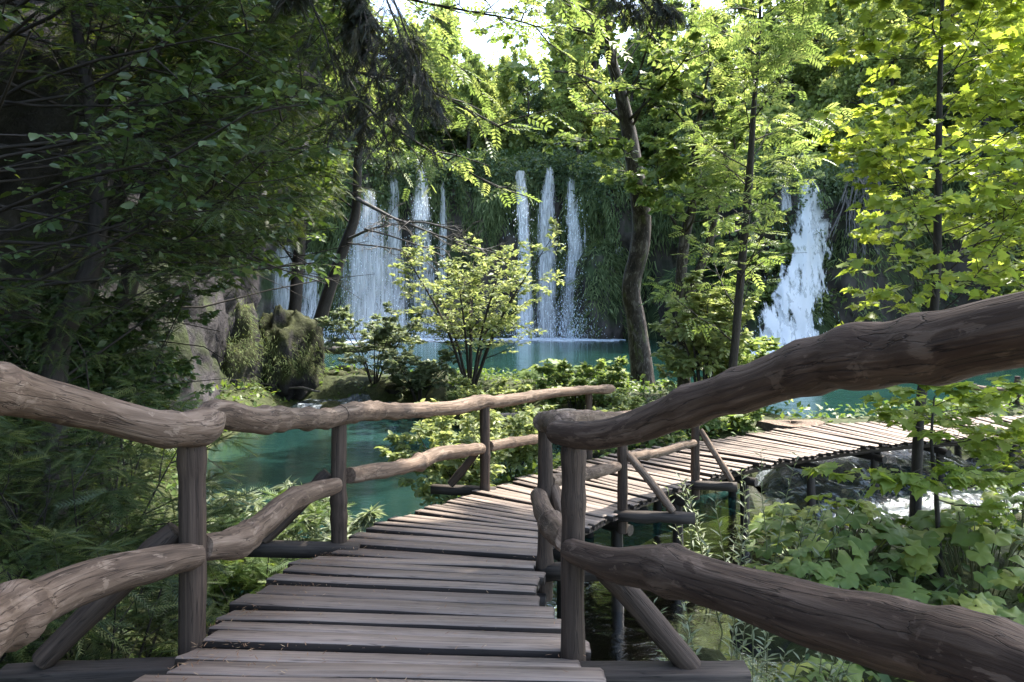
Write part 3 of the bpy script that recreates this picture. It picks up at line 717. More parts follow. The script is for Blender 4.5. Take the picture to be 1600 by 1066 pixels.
def outrigger(root, base, a, b, w=.055, h=.05):
    """squared cross timber that sticks out past the deck and carries a brace"""
    a = A(a); b = A(b); ax = nrm(b - a); sd_ = nrm(np.cross(A([0, 0, 1.]), ax)); up = np.cross(ax, sd_); n = 6
    v = []; cs = [(-w, -h), (w, -h), (w, h * .75), (w * .75, h), (-w * .75, h), (-w, h * .75)]
    L = np.linalg.norm(b - a)
    wc_ = []
    for i in range(n):
        x = i / (n - 1)
        for (p, q) in cs:
            k = 1 + .07 * rr.normal(); v.append(a + ax * L * x + sd_ * p * k + up * q * k); wc_.append((L * x, p, q))
    k = len(cs); i = np.arange(n - 1)[:, None] * k; j = np.arange(k)[None]; j2 = (j + 1) % k
    f = np.concatenate([np.stack([i + j, i + j2, i + k + j2], -1).reshape(-1, 3), np.stack([i + j, i + k + j2, i + k + j], -1).reshape(-1, 3)])
    cap = np.array([(0, q + 1, q) for q in range(1, k - 1)]); f = np.concatenate([f, cap, cap[:, ::-1] + (n - 1) * k])
    bb = Bag(); bb.add(A(v), f, A(wc_)); obj("outrigger", bb.mesh("outrigger", M['beam'], base, False), root)
for (a, b, o0, o1, r) in (((-1.62, 3.3, EZ - 1.08), (-2.15, 3.12, EZ - 1.62), (-1.1, 3.2, EZ - 1.69), (-2.32, 3.1, EZ - 1.69), .06),
                          ((-1.46, 5.45, EZ - 1.33), (-1.93, 5.3, EZ - 1.80), (-1.2, 5.35, EZ - 1.905), (-2.05, 5.3, EZ - 1.87), .06),
                          ((-.40, 8.15, EZ - 1.7), (-.74, 8.2, EZ - 2.13), (-.2, 8.2, EZ - 2.22), (-.98, 8.35, EZ - 2.22), .05)):
    brace(left, lb, a, b, r); outrigger(left, lb, o0, o1)
rb = P(895, 1010, 3.15)
right = thing("log_railing", rb, "thick dark log railing in the right foreground sweeping up past the camera", "railing")
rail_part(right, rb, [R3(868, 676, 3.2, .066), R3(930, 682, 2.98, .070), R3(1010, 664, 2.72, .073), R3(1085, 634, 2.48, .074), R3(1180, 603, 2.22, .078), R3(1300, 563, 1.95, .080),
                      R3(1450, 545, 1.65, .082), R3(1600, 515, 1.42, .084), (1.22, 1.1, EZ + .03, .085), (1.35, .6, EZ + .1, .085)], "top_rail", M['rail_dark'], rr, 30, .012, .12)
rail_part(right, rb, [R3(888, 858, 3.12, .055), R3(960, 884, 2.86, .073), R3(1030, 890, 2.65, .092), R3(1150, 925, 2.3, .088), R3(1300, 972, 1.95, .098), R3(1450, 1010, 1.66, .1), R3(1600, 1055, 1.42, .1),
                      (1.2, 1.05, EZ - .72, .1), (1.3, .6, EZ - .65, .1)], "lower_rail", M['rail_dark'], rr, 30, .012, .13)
post(right, rb, 896, 688, 1010, 3.15, .060)
brace(right, rb, (.37, 3.1, EZ - 1.12), (.80, 3.02, EZ - 1.60), .058)
outrigger(right, rb, (.02, 3.06, EZ - 1.665), (1.03, 2.98, EZ - 1.62), .062, .055)
fb = P(855, 880, 4.95)
farr = thing("log_railing", fb, "short log railing beyond the dark corner post, right edge of the bend", "railing")
for rows in ([R3(884, 672, 3.35, .07), R3(862, 662, 4.2, .072), R3(853, 657, 4.95, .072)],
             [R3(846, 659, 4.85, .068), R3(900, 655, 5.9, .07), R3(972, 652, 7.35, .07)], [R3(960, 652, 7.2, .065), R3(1030, 642, 8.2, .062), R3(1094, 634, 9.1, .06)]):
    rail_part(farr, fb, rows, "top_rail", M['rail'], rr)
for rows in ([R3(842, 775, 4.95, .07), R3(848, 800, 4.5, .072), R3(868, 828, 3.9, .07), R3(885, 845, 3.3, .06)],
             [R3(858, 752, 5.05, .055), R3(905, 745, 6.0, .06), R3(965, 729, 7.3, .058)], [R3(978, 716, 7.5, .052), R3(1030, 706, 8.2, .055), R3(1085, 692, 9.0, .05)]):
    rail_part(farr, fb, rows, "lower_rail", M['rail'], rr)
for px, yt, yb, d, r in ((851, 665, 882, 4.95, .06), (972, 660, 796, 7.35, .058), (1087, 640, 750, 9.1, .058)): post(farr, fb, px, yt, yb, d, r)
for (a, b, o0, o1, r) in (((P(865, 760, 4.95)), P(905, 880, 4.7), P(845, 893, 4.95), P(1000, 893, 4.75), .045),
                          (P(980, 708, 7.35), P(1052, 800, 7.1), P(960, 806, 7.3), P(1086, 809, 7.05), .043), (P(1094, 672, 9.1), P(1144, 752, 8.85), P(1080, 757, 9.05), P(1152, 761, 8.85), .043)):
    brace(farr, fb, a, b, r, M['rail']); outrigger(farr, fb, o0, o1)
db = P(1590, 650, 17)
dist = thing("log_railing", db, "distant pale log railing at the far right end of the boardwalk", "railing")
for rows in ([R3(1522, 606, 17, .07), R3(1590, 610, 16.8, .07), R3(1680, 606, 16.5, .07)], [R3(1500, 640, 17, .09), R3(1590, 646, 16.8, .09), R3(1680, 640, 16.5, .09)]):
    rail_part(dist, db, rows, "top_rail" if rows[0][3] < .08 else "lower_rail", M['rail'], rr, 10)
post(dist, db, 1590, 588, 650, 16.8, .07, None, .9); post(dist, db, 1523, 600, 645, 17, .06, None, .9)
brace(dist, db, P(1590, 618, 16.9), P(1563, 655, 17.1), .05)

# litter on the planks
def litter():
    rng = np.random.default_rng(8); n = 1500
    s_ = np.where(rng.random(n) < .75, rng.uniform(3.2, 7.2, n), rng.uniform(2.5, 14, n)); u = np.where(rng.random(n) < .72, rng.beta(1, 9, n), rng.random(n))
    pos = A([(1 - b) * at_arc(a)[0] + b * at_arc(a)[1] for a, b in zip(s_, u)]) + A([0, 0, .004])
    a = rng.uniform(0, 6.28, n); ax = np.stack([np.cos(a), np.sin(a), rng.normal(.05, .12, n)], -1)
    tm = T([(0, -.05, 0), (0, .05, 0), (.5, .12, .06), (1, 0, .1)], [(0, 2, 1), (0, 3, 2)])
    v, f, r = scatter(tm, pos, ax, np.tile(A([0, 0, 1.]), (n, 1)), rng.uniform(.012, .035, n), rng)
    m = leaf_mat("fallen_needles", [(0, (.10, .05, .025)), (.6, (.16, .09, .05)), (1, (.28, .2, .12))], .1)
    o = obj("needle_litter", mesh("needle_litter", v, f, m, False, {"rnd": r}), kind="stuff", label="reddish fallen needles along the plank ends", cat="leaf litter")
litter()

# ------------------------------------------------------------------ waterfalls
def cliff_front(px, d0=60.):
    x = (px - 800) / F * d0; j = int(np.clip(np.interp(x, cx_, np.arange(len(cx_))), 0, len(cx_) - 1))
    return float(CV[:, max(0, j - 1):j + 2, 1].min())
def fall(rows, matl, seed, name="waterfall", layers=2, fwd=.25, sway=.16, wide=1.5, hug=True):
    """rows: left px, right px, row, distance; curved sheets of falling water"""
    rng = np.random.default_rng(seed); V = []; Fq = []; WC = []; ED = []; n0 = 0
    R = spline([((a + b) / 2 - wide * (b - a) / 2, (a + b) / 2 + wide * (b - a) / 2, c, d) for a, b, c, d in rows], n=7); nv = len(R)
    if hug:
        for i in range(nv):
            x = ((R[i, 0] + R[i, 1]) / 2 - 800) / F * R[i, 3]; z = EZ + (HY - R[i, 2]) / F * R[i, 3]; j = int(np.clip(np.interp(x, cx_, np.arange(len(cx_))), 1, len(cx_) - 2))
            o = np.argsort(CV[:, j, 2]); loc = np.interp([z - .3, z, z + .3], CV[o, j, 2], CV[o, j, 1]).min() - .25
            R[i, 3] = loc if i == 0 else min(R[i - 1, 3], loc)
    for l in range(layers):
        wid = np.mean((R[:, 1] - R[:, 0]) * R[:, 3] / F); nu = max(5, int(wid / .12)); u = np.linspace(0, 1, nu)
        px = R[:, :1] + (R[:, 1:2] - R[:, :1]) * u[None]; d = R[:, 3:4] - fwd * l - .35 * wid * np.sin(u * np.pi)[None] * .6
        x = (px - 800) / F * d; z = EZ + (HY - R[:, 2:3]) / F * R[:, 3:4] + 0 * px
        q = np.stack([x * 1.5, z * .5, 0 * x + l * 9], -1)
        x = x + sway * fbm(q, 3, seed); d = d + .3 * fbm(q * 1.3 + 5, 3, seed + 1)
        ED.append((np.minimum(1, 3.2 * np.minimum(u, 1 - u))[None] * np.minimum(1, .8 + np.arange(nv) / 10)[:, None]).reshape(-1))
        V.append(np.stack([x, d, z], -1).reshape(-1, 3)); Fq.append(grid_faces(nv, nu) + n0); n0 += nv * nu
        WC.append(np.stack([-z + 20 * l, x, d * .2 + 0 * x], -1).reshape(-1, 3))
    return obj(name, mesh(name, np.concatenate(V), np.concatenate(Fq), matl, True, {"edge": np.concatenate(ED)}, {"wc": np.concatenate(WC)}), kind="structure")
def cf(px, *rows):
    d = cliff_front(px) + 1.0
    return [(a, b, c, d) for a, b, c in rows]
fall(cf(445, (428, 458, 385), (424, 462, 450), (428, 466, 527)), M['veil'], 1)
fall(cf(485, (474, 492, 395), (470, 500, 460), (466, 506, 528)), M['fall_thin'], 2)
fall(cf(575, (566, 588, 300), (552, 598, 345), (538, 612, 400), (528, 622, 460), (522, 632, 528)), M['veil'], 3, layers=3, wide=1.2, sway=.3)
fall(cf(614, (608, 620, 272), (604, 624, 340), (602, 632, 420), (598, 640, 527)), M['fall_thin'], 4)
fall(cf(657, (652, 662, 254), (646, 667, 300), (644, 672, 345)), M['fall'], 5)
fall(cf(660, (646, 672, 335), (642, 680, 420), (640, 690, 527)), M['fall_thin'], 15, layers=1)
fall(cf(692, (689, 695, 285), (686, 698, 370), (686, 698, 470)), M['fall_thin'], 6)
fall(cf(817, (806, 820, 270), (808, 825, 330), (812, 830, 430), (806, 834, 527)), M['fall'], 7, layers=3)
fall(cf(855, (854, 866, 262), (842, 866, 330), (840, 868, 420), (838, 872, 527)), M['fall_thin'], 8, layers=3)
fall(cf(895, (888, 897, 256), (886, 904, 330), (888, 910, 390), (884, 915, 435)), M['fall'], 9, layers=3)
fall(cf(898, (882, 916, 425), (876, 922, 470), (872, 928, 527)), M['fall_thin'], 10, layers=2, fwd=.6)
fall(cf(911, (909, 913, 252), (910, 914, 320), (912, 917, 390)), M['fall_thin'], 11, layers=1)
fall(cf(955, (953, 961, 285), (940, 956, 315), (950, 968, 360), (962, 974, 400)), M['fall_thin'], 12, layers=2)
# right cascade tumbling over its own mound
def mound(px, py, d, r, seed, label):
    c = P(px, py, d); return boulder("tufa_mound", c, r, seed, M['cliff'], label, 56, amp=.3)
mound(1262, 400, 47.2, (2.6, 2.6, 5.2), 41, "dark wet tufa mound behind the upper part of the right cascade")
mound(1228, 520, 45.8, (3.4, 3.0, 3.0), 42, "low dark tufa mound under the foot of the right cascade")
fall([(1234, 1296, 286, 43.6), (1236, 1302, 335, 43.4), (1226, 1304, 400, 43.0), (1206, 1298, 445, 42.6), (1172, 1294, 495, 42.1), (1156, 1294, 550, 41.6)], M['cascade'], 13, layers=2, fwd=.3, sway=.4, wide=1.15, hug=False)
fall([(1220, 1234, 288, 43.5), (1220, 1238, 330, 43.3)], M['fall_thin'], 16, hug=False)
# foam where the falls meet the pool
def foam_ring(px, d, w, dp, seed):
    c = P(px, 0, d); u = np.linspace(-1, 1, 40); X, Y = np.meshgrid(u * w, u[::2] * dp)
    q = np.stack([X, Y, 0 * X], -1); rad = np.hypot(X / w, Y / dp) + .3 * fbm(q * .8, 3, seed)
    Z = .05 * (1 - rad) + .03 * fbm(q * 2.3, 3, seed + 2)
    obj("pool_foam", mesh("pool_foam", np.stack([X + c[0], Y + d, np.where(rad < 1, WP + .004 + np.maximum(Z, -.03), WP - .1)], -1).reshape(-1, 3), grid_faces(20, 40), FOAMW), kind="structure")
FOAMW = foam_mat("pool_foam", (.03, .10, .11), .30, .58, (.62, .68, .74))
for i, (px, d, w, dp) in enumerate(((475, 54.5, 5, 3), (580, 56, 7, 5), (660, 57, 5, 3), (818, 57.5, 3.4, 2.6), (855, 58, 3, 2.4), (900, 57, 4, 3.2), (1228, 40.5, 5, 3))):
    foam_ring(px, d, w, dp, 60 + i)
def spray():
    rng = np.random.default_rng(5); pos = []
    for px, d, w, h, n in ((575, 56.8, 3.6, 2.2, 2600), (480, 55, 2, 1.6, 700), (665, 57, 2, 1.3, 500), (818, 58.3, 1.2, 1.6, 500), (895, 57.6, 1.8, 3.2, 1200), (1228, 43.2, 3, 1.2, 900)):
        c = P(px, 0, d); pos.append(np.stack([c[0] + rng.normal(0, w * .6, n), d + rng.normal(0, .7, n), WP + np.abs(rng.normal(0, h * .5, n))], -1))
    for px, d, n in ((575, 57.2, 2500), (895, 58., 700), (817, 58.6, 500), (660, 58, 700), (1250, 44.6, 1500)):
        z = rng.uniform(WP, 13 if px < 1000 else 9, n); c = P(px, 0, d); pos.append(np.stack([c[0] + rng.normal(0, 1, n) * (1.7 - .1 * z).clip(.4), d - .5 + rng.normal(0, .4, n), z], -1))
    pos = np.concatenate(pos); n = len(pos)
    tm = T([(0, -.2, 0), (1, 0, 0), (0, .2, 0), (-.6, 0, .1)], [(0, 1, 2), (0, 2, 3)])
    v, f, r = scatter(tm, pos, A([0, 0, -1.]) + rng.normal(0, .15, (n, 3)), A([0, -1., 0]) + rng.normal(0, .5, (n, 3)), rng.uniform(.03, .11, n), rng)
    obj("spray", mesh("spray", v, f, leaf_mat("spray_drops", [(0, (.6, .68, .75)), (1, (.8, .86, .9))], .5, (1, 1, 1)), False, {"rnd": r}), kind="stuff", label="fine white spray drops drifting around the waterfalls", cat="spray")
spray()

# hanging moss and grass on the cliff
def hanging():
    rng = np.random.default_rng(15); n = 95000
    x = rng.uniform(-26, 30, n); sh = 1 - rng.beta(1.1, 1.5, n) * .9
    col = fbm(np.stack([x * .55, sh * 2.2, 0 * x], -1), 3, 90)
    keep = rng.random(n) < np.clip(.34 + 3.4 * col + (sh - .6) * 1.5, 0, 1)
    x = x[keep]; sh = sh[keep]; pos = cliff_pt(x, sh); n = len(pos)
    pos = pos + np.stack([rng.normal(0, .1, n), -rng.uniform(.05, .45, n), rng.normal(0, .15, n)], -1)
    tm = T([(0, -.05, 0), (0, .05, 0), (.55, -.045, .16), (.55, .045, .16), (1, 0, .12)], [(0, 2, 1), (1, 2, 3), (2, 4, 3)])
    sc = rng.uniform(.25, 1.0, n) ** 1.0 * (1 + .5 * (vn(np.stack([x, sh * 8, 0 * x], -1), 4) - .5))
    v, f, r = scatter(tm, pos, A([0, -.3, -1.]) + rng.normal(0, .3, (n, 3)), A([0, -1., .2]) + rng.normal(0, .5, (n, 3)), sc, rng)
    o = obj("hanging_moss", mesh("hanging_moss", v, f, M['moss'], True, {"rnd": r}), kind="stuff", label="green moss and grass hanging in curtains down the cliff", cat="moss")
    # ivy and low leaves spilling over the brow
    n = 8000; x = rng.uniform(-30, 40, n); sh = 1 - np.abs(rng.normal(0, .10, n)); pos = cliff_pt(x, sh.clip(.5, .999))
    nn_ = fbm(np.stack([x * .5, 0 * x, 0 * x], -1), 3, 8)
    pos = pos + np.stack([rng.normal(0, .3, n), -rng.uniform(-.6, 1.0, n), rng.uniform(-.3, .9, n) + 1.5 * nn_], -1)
    v, f, r = scatter(CLUMP, pos, rng.normal(0, 1, (n, 3)) + A([0, -.4, -.5]), A([0, -.6, 1.]) + rng.normal(0, .4, (n, 3)), rng.uniform(.4, .85, n), rng)
    obj("brow_ivy", mesh("brow_ivy", v, f, M['far_dark'], True, {"rnd": r}), kind="stuff", label="dark ivy and low leaves spilling over the cliff brow", cat="ivy")
hanging()
# pale dangling roots right of the cascade
def roots():
    rng = np.random.default_rng(6); b = Bag(); base = P(1345, 285, 41)
    for i in range(70):
        p0 = P(rng.uniform(1318, 1375), rng.uniform(255, 330), 41 + rng.normal(0, .3))
        b.tube(wand(rng, p0, A([rng.normal(0, .3), -.2, -1]), rng.uniform(1.5, 4.2), 7, .14, -.15), rng.uniform(.015, .035), 4, False)
    rt = thing("root_curtain", base, "pale dangling roots hanging beside the right cascade", "roots"); obj("roots", b.mesh("roots", M['bark_grey'], base), rt)
roots()
mound(1350, 420, 44.5, (3.2, 2.2, 6.0), 43, "dark mossy rock face under the dangling roots right of the cascade")
mound(1090, 470, 55, (3.5, 2.6, 3.4), 44, "rounded mossy tufa hump between the left falls and the right cascade")
mound(940, 470, 58.5, (2.3, 1.8, 4.2), 45, "green moss hump right of the central falls")

# ------------------------------------------------------------------ wood above the falls
def proto(name, h, spec, matl, bark, tmpl, seed, lean=.4):
    r = np.random.default_rng(seed)
    rows = [(0, 0, -.6, .022 * h), (r.normal(0, .1), r.normal(0, .1), h * .3, .017 * h), (r.normal(0, lean), r.normal(0, lean), h * .65, .011 * h), (r.normal(0, lean), r.normal(0, lean), h, .002 * h)]
    return tree(name, "leafy tree in the wood above the falls", rows, spec, matl, bark, tmpl, 0, seed, group="trees of the wood above the falls", sides=7)
SB = dict(n1=24, f1=(.22, 1), L1=4.6, a1=(.7, 1.2), g1=.06, n2=7, L2=.42, n3=0, L3=0, per=8, size=.62, planar=.5, jit=.9, spread=.7)
SD = dict(n1=26, f1=(.15, 1), L1=4.0, a1=(.8, 1.3), g1=.04, n2=7, L2=.45, n3=0, L3=0, per=8, size=.58, planar=.6, jit=.8)
SS = dict(n1=60, f1=(.1, 1), L1=2.6, a1=(1.3, 1.7), g1=-.03, t1=.85, n2=7, L2=.35, n3=0, L3=0, per=5, size=.5, planar=.9, jit=.5, droop=-.5)
protos = [proto("broadleaf_tree", 15, SB, M['far_leaf'], M['bark_dark'], CLUMP, 101), proto("broadleaf_tree", 13, SD, M['far_leaf'], M['bark_dark'], CLUMP, 102),
          proto("broadleaf_tree", 16, SB, M['lime_leaf'], M['bark_dark'], CLUMP, 103), proto("broadleaf_tree", 14, SD, M['far_dark'], M['bark_dark'], CLUMP, 104),
          proto("spruce_tree", 19, SS, M['far_dark'], M['bark_dark'], CLUMP, 105)]
used = set()
def plant(k, px, d, hs, label, group):
    x = (px - 800) / F * d; z = float(ground_z(A([x]), A([d]))[0]); o = protos[k]
    rz = rngf.uniform(0, 6.28); sc = (hs * rngf.uniform(.9, 1.15),) * 2 + (hs,)
    if k in used: o = copy_tree(o, (x, d, z), rz, sc, label, group)
    else:
        used.add(k); o.location = (x, d, z); o.rotation_euler = (0, 0, rz); o.scale = sc; o["label"] = label
        if group: o["group"] = group
        elif "group" in o: del o["group"]
    return o
rngf = np.random.default_rng(77)
def whereabouts(p):
    for lim, txt in ((520, "above the left rock edge"), (630, "above the wide left waterfall"), (700, "left of the sky gap"), (790, "below the sky gap"), (860, "above the first of the central falls"),
                     (930, "above the last of the central falls"), (1020, "behind the crooked trunk"), (1120, "behind the forked trunk"), (1210, "behind the ash sapling"), (1310, "above the right cascade"),
                     (1400, "above the dangling roots"), (1520, "behind the maple trunk"), (9999, "by the right edge of the picture")):
        if p < lim: return txt
NAMED = [(4, 925, 76, 1.05, "tall dark spruce behind the crooked trunk, above the central falls"), (1, 885, 66, .85, "slender dark tree standing on the brow above the central falls"),
         (2, 690, 67, .98, "low bright tree on the brow below the gap of white sky"), (0, 640, 68, .8, "leafy tree on the cliff brow behind the dark hanging conifer branch"),
         (4, 1395, 62, 1.0, "dark spruce in the wood behind the yellow-green maple"), (3, 1230, 56, .75, "dark leafy tree just above the right cascade")]
for k, px, d, hs, lab in NAMED: plant(k, px, d, hs, lab, None)
for row, (dd, step) in enumerate(((4.5, 62), (9, 75), (15, 85), (24, 95), (36, 120))):
    for px in np.arange(420 if row else 470, 1720, step):
        p = px + rngf.uniform(-22, 22)
        d = float(ycl((p - 800) / F * 58)) + dd + rngf.uniform(-1.5, 1.5)
        k = int(rngf.choice([0, 1, 2, 3], p=[.3, .3, .25, .15])); hs = rngf.uniform(.7, 1.1)
        if 728 < p < 850: hs = [.63, .73, .79, .82, .86][row]
        elif 850 <= p < 900: hs = min(hs, .85)
        elif p > 1000: hs *= 1.1
        if row > 2 and rngf.random() < .15: k = 4
        lk = ["broad leafy", "slender leafy", "bright yellow-green", "dark leafy", "dark spruce"][k] + " tree"
        lr = ["on the cliff brow", "just behind the brow", "deeper in the wood", "deep in the wood", "farthest back in the wood"][row]
        plant(k, p, d, hs, lk + " " + lr + ", " + whereabouts(p), "trees of the wood above the falls")
# understorey bushes on the brow
def bush_proto(seed, matl):
    r = np.random.default_rng(seed); ex = []
    for i in range(5):
        a = r.uniform(0, 6.28); ex.append([(0, 0, -.2, .04), (.5 * math.cos(a), .5 * math.sin(a), .9, .03), (1.1 * math.cos(a), 1.1 * math.sin(a), r.uniform(1.5, 2.2), .01)])
    return tree("bush", "round bush", [(0, 0, -.3, .06), (0, .05, 1, .04), (.1, 0, 2.2, .01)], dict(extra=ex, n1=6, nx=6, f1=(.2, 1), fx=(.2, 1), L1=1.0, n2=5, L2=.5, n3=0, L3=0, per=6, size=.45, planar=.4, jit=.9), matl, M['bark_dark'], CLUMP, 0, seed, "bush", None, 6)
bps = [bush_proto(201, M['far_leaf']), bush_proto(202, M['far_dark']), bush_proto(203, M['green_leaf'])]
first = [True] * 3
for i, px in enumerate(np.arange(450, 1700, 34)):
    k = int(rngf.choice([0, 1, 2])); p = px + rngf.uniform(-10, 10); x0 = (p - 800) / F * 58; d = float(ycl(x0)) + rngf.uniform(-.2, 4.5); x = (p - 800) / F * d; z = float(ground_z(A([x]), A([d]))[0])
    s_ = rngf.uniform(.7, 1.25)
    if first[k]: o = bps[k]; first[k] = False; o.location = (x, d, z); o.scale = (s_,) * 3
    else: o = copy_tree(bps[k], (x, d, z), rngf.uniform(0, 6), (s_,) * 3)
    o["label"] = ["bright round bush on the cliff brow", "dark round bush on the cliff brow", "mid green round bush on the cliff brow"][k] + ", " + whereabouts(p)
    o["group"] = ["bright brow bushes", "dark brow bushes", "green brow bushes"][k]

for row, (dd, step) in enumerate(((8, 44), (13, 50), (20, 56))):
    for px in np.arange(440, 1720, step):
        p = px + rngf.uniform(-12, 12); k = int(rngf.choice([0, 1, 2])); d = float(ycl((p - 800) / F * 58)) + dd + rngf.uniform(-2, 2); x = (p - 800) / F * d; z = float(ground_z(A([x]), A([d]))[0]); s_ = rngf.uniform(1.5, 2.3)
        copy_tree(bps[k], (x, d, z), rngf.uniform(0, 6), (s_, s_, s_ * rngf.uniform(.8, 1.1)), ["bright", "dark", "mid green"][k] + " tall bush " + ["behind the brow", "deeper in the wood", "far back in the wood"][row] + ", " + whereabouts(p), "understorey bushes of the wood")

# ------------------------------------------------------------------ trees of the middle ground
tree("crooked_tree", "crooked mossy trunk with bright leaves, standing on the bank in mid picture",
     grounded(tr((1005, 622, 20.5, .40), (1001, 560, 20.5, .33), (992, 490, 20.5, .28), (986, 448, 20.4, .27), (999, 390, 20.3, .29), (1003, 340, 20.3, .28), (993, 270, 20.3, .25), (981, 200, 20.3, .22), (966, 130, 20.2, .17), (953, 80, 20.2, .15), (950, 0, 20, .12), (958, -90, 20, .06))),
     dict(n1=24, f1=(.56, 1), L1=3.6, a1=(.7, 1.3), n2=7, L2=.45, n3=4, L3=.5, per=6, size=.17, t1=.2, r1=.013, g1=.02, jit=.65, gaps=[(800, 240, 940, 560), (958, 70, 1012, 190)],
          limbs=[(tr((996, 150, 20.3, 1), (1035, 125, 20, 1), (1090, 85, 19.5, 1), (1150, 60, 19, 1)), 0), (tr((985, 205, 20.3, 1), (1010, 150, 19.6, 1), (1025, 90, 19.4, 1), (1015, 30, 19.2, 1)), 0),
                 (tr((1000, 290, 20.3, 1), (975, 262, 19.4, 1), (950, 232, 19, 1)), 0), (tr((998, 145, 20.2, 1), (1030, 152, 19, 1), (1065, 130, 18.5, 1)), 0)]),
     M['lime_leaf'], M['bark'], MAPLE, 300, 301)
tree("forked_tree", "small forked dark trunk with layered bright leaves right of the crooked trunk",
     grounded(tr((1068, 560, 18.5, .17), (1064, 440, 18.5, .15), (1072, 360, 18.5, .14), (1090, 290, 18.5, .12), (1086, 225, 18.5, .09), (1100, 150, 18.3, .05), (1112, 90, 18, .02))),
     dict(extra=[tr((1066, 480, 18.5, .13), (1090, 430, 18.3, .12), (1112, 365, 18.2, .1), (1128, 300, 18.1, .05), (1150, 240, 18, .02))], n1=14, nx=8, f1=(.45, 1), fx=(.4, 1), L1=2.2, a1=(.8, 1.35), n2=6, L2=.5, n3=4, L3=.5, per=6, size=.165, t1=.2, jit=.65, gaps=[(1165, 280, 1330, 560), (820, 240, 975, 560)],
          limbs=[(tr((1087, 232, 18.5, 1), (1130, 215, 18, 1), (1180, 198, 17.6, 1)), 0), (tr((1087, 225, 18.5, 1), (1062, 240, 18, 1), (1030, 262, 17.7, 1)), 0)]),
     M['lime_leaf'], M['bark'], MAPLE, 200, 302)
tree("ash_sapling", "tall thin ash sapling with feathery leaves in front of the right cascade",
     grounded(tr((1143, 600, 15, .10), (1150, 520, 15, .09), (1160, 400, 15, .085), (1170, 290, 15, .08), (1177, 180, 15, .06), (1185, 80, 15, .04), (1190, -40, 15, .02))),
     dict(n1=34, f1=(.18, 1), L1=2.1, a1=(.8, 1.3), n2=8, L2=.5, n3=0, L3=0, per=5, size=.34, t1=.25, r1=.010, jit=.5, droop=-.2, gaps=[(1215, 290, 1330, 560), (1165, 440, 1330, 560), (820, 240, 940, 560)]), M['lime_leaf'], M['bark_dark'], PINN, 260, 303)
tree("maple_tree", "young maple glowing yellow-green at the right edge, thin dark trunk",
     grounded(tr((1428, 880, 8.8, .078), (1433, 720, 8.8, .066), (1440, 620, 8.8, .06), (1461, 470, 8.8, .054), (1466, 300, 8.8, .045), (1468, 150, 8.8, .034), (1473, 0, 8.8, .022), (1476, -120, 8.8, .01))),
     dict(n1=38, f1=(.36, 1), L1=1.8, a1=(.95, 1.3), n2=7, L2=.5, n3=3, L3=.55, per=5, size=.115, t1=.3, r1=.006, planar=.92, g1=.0, jit=.55, droop=-.25, gaps=[(1150, 240, 1310, 560)]), M['yellow_leaf'], M['bark_dark'], MAPLE, 300, 304)
tree("maple_tree", "second yellow maple cut off by the right edge of the picture",
     grounded(tr((1680, 820, 11, .09), (1668, 500, 11, .07), (1655, 200, 11, .05), (1650, -80, 11, .02))),
     dict(n1=34, f1=(.3, 1), L1=2.2, a1=(1.0, 1.4), n2=6, L2=.5, n3=3, L3=.55, per=4, size=.14, t1=.3, r1=.008, planar=.92, jit=.55, az=(3.2, 6.2)), M['yellow_leaf'], M['bark_dark'], MAPLE, 120, 305)
tree("maple_sapling", "low maple sapling with flat leaf layers over the stream, right of the boardwalk posts",
     grounded(tr((1470, 900, 7.6, .03), (1462, 760, 7.6, .024), (1455, 690, 7.6, .018), (1460, 620, 7.6, .008))),
     dict(n1=15, f1=(.45, 1), L1=1.25, a1=(1.1, 1.5), n2=5, L2=.5, n3=3, L3=.5, per=4, size=.12, t1=.3, r1=.006, planar=.95, jit=.3), M['yellow_leaf'], M['bark_dark'], MAPLE, 220, 306)
leaning = tree("leaning_tree", "dark leaning trunk in front of the wide left waterfall",
     grounded(tr((484, 556, 29, .30), (500, 500, 29, .27), (522, 430, 29, .25), (540, 380, 29, .22), (556, 330, 29, .2), (560, 240, 28.5, .17), (575, 150, 28, .12), (590, 60, 28, .05))),
     dict(n1=18, f1=(.42, 1), L1=4.0, a1=(.8, 1.3), n2=6, L2=.45, n3=3, L3=.5, per=6, size=.22, t1=.3, r1=.012, jit=.7, gaps=[(535, 330, 1000, 700), (600, 240, 1000, 700)],
          limbs=[(tr((538, 385, 29, 1), (570, 355, 27, 1), (600, 348, 26, 1), (628, 345, 25.5, 1)), 0)]), M['lime_leaf'], M['bark_dark'], DIAM, 0, 307)
tree("dark_tree", "upright dark trunk half hidden at the rock edge, left of the leaning trunk",
     grounded(tr((458, 520, 27.5, .26), (464, 440, 27.5, .24), (470, 330, 27.5, .2), (462, 200, 27.5, .14), (470, 60, 27.5, .06))),
     dict(n1=20, f1=(.3, 1), L1=3.6, a1=(.8, 1.3), n2=6, L2=.45, n3=3, L3=.5, per=6, size=.22, t1=.2, r1=.012, gaps=[(420, 380, 1000, 700), (540, 300, 1000, 700)]), M['green_leaf'], M['bark_dark'], DIAM, 0, 308)
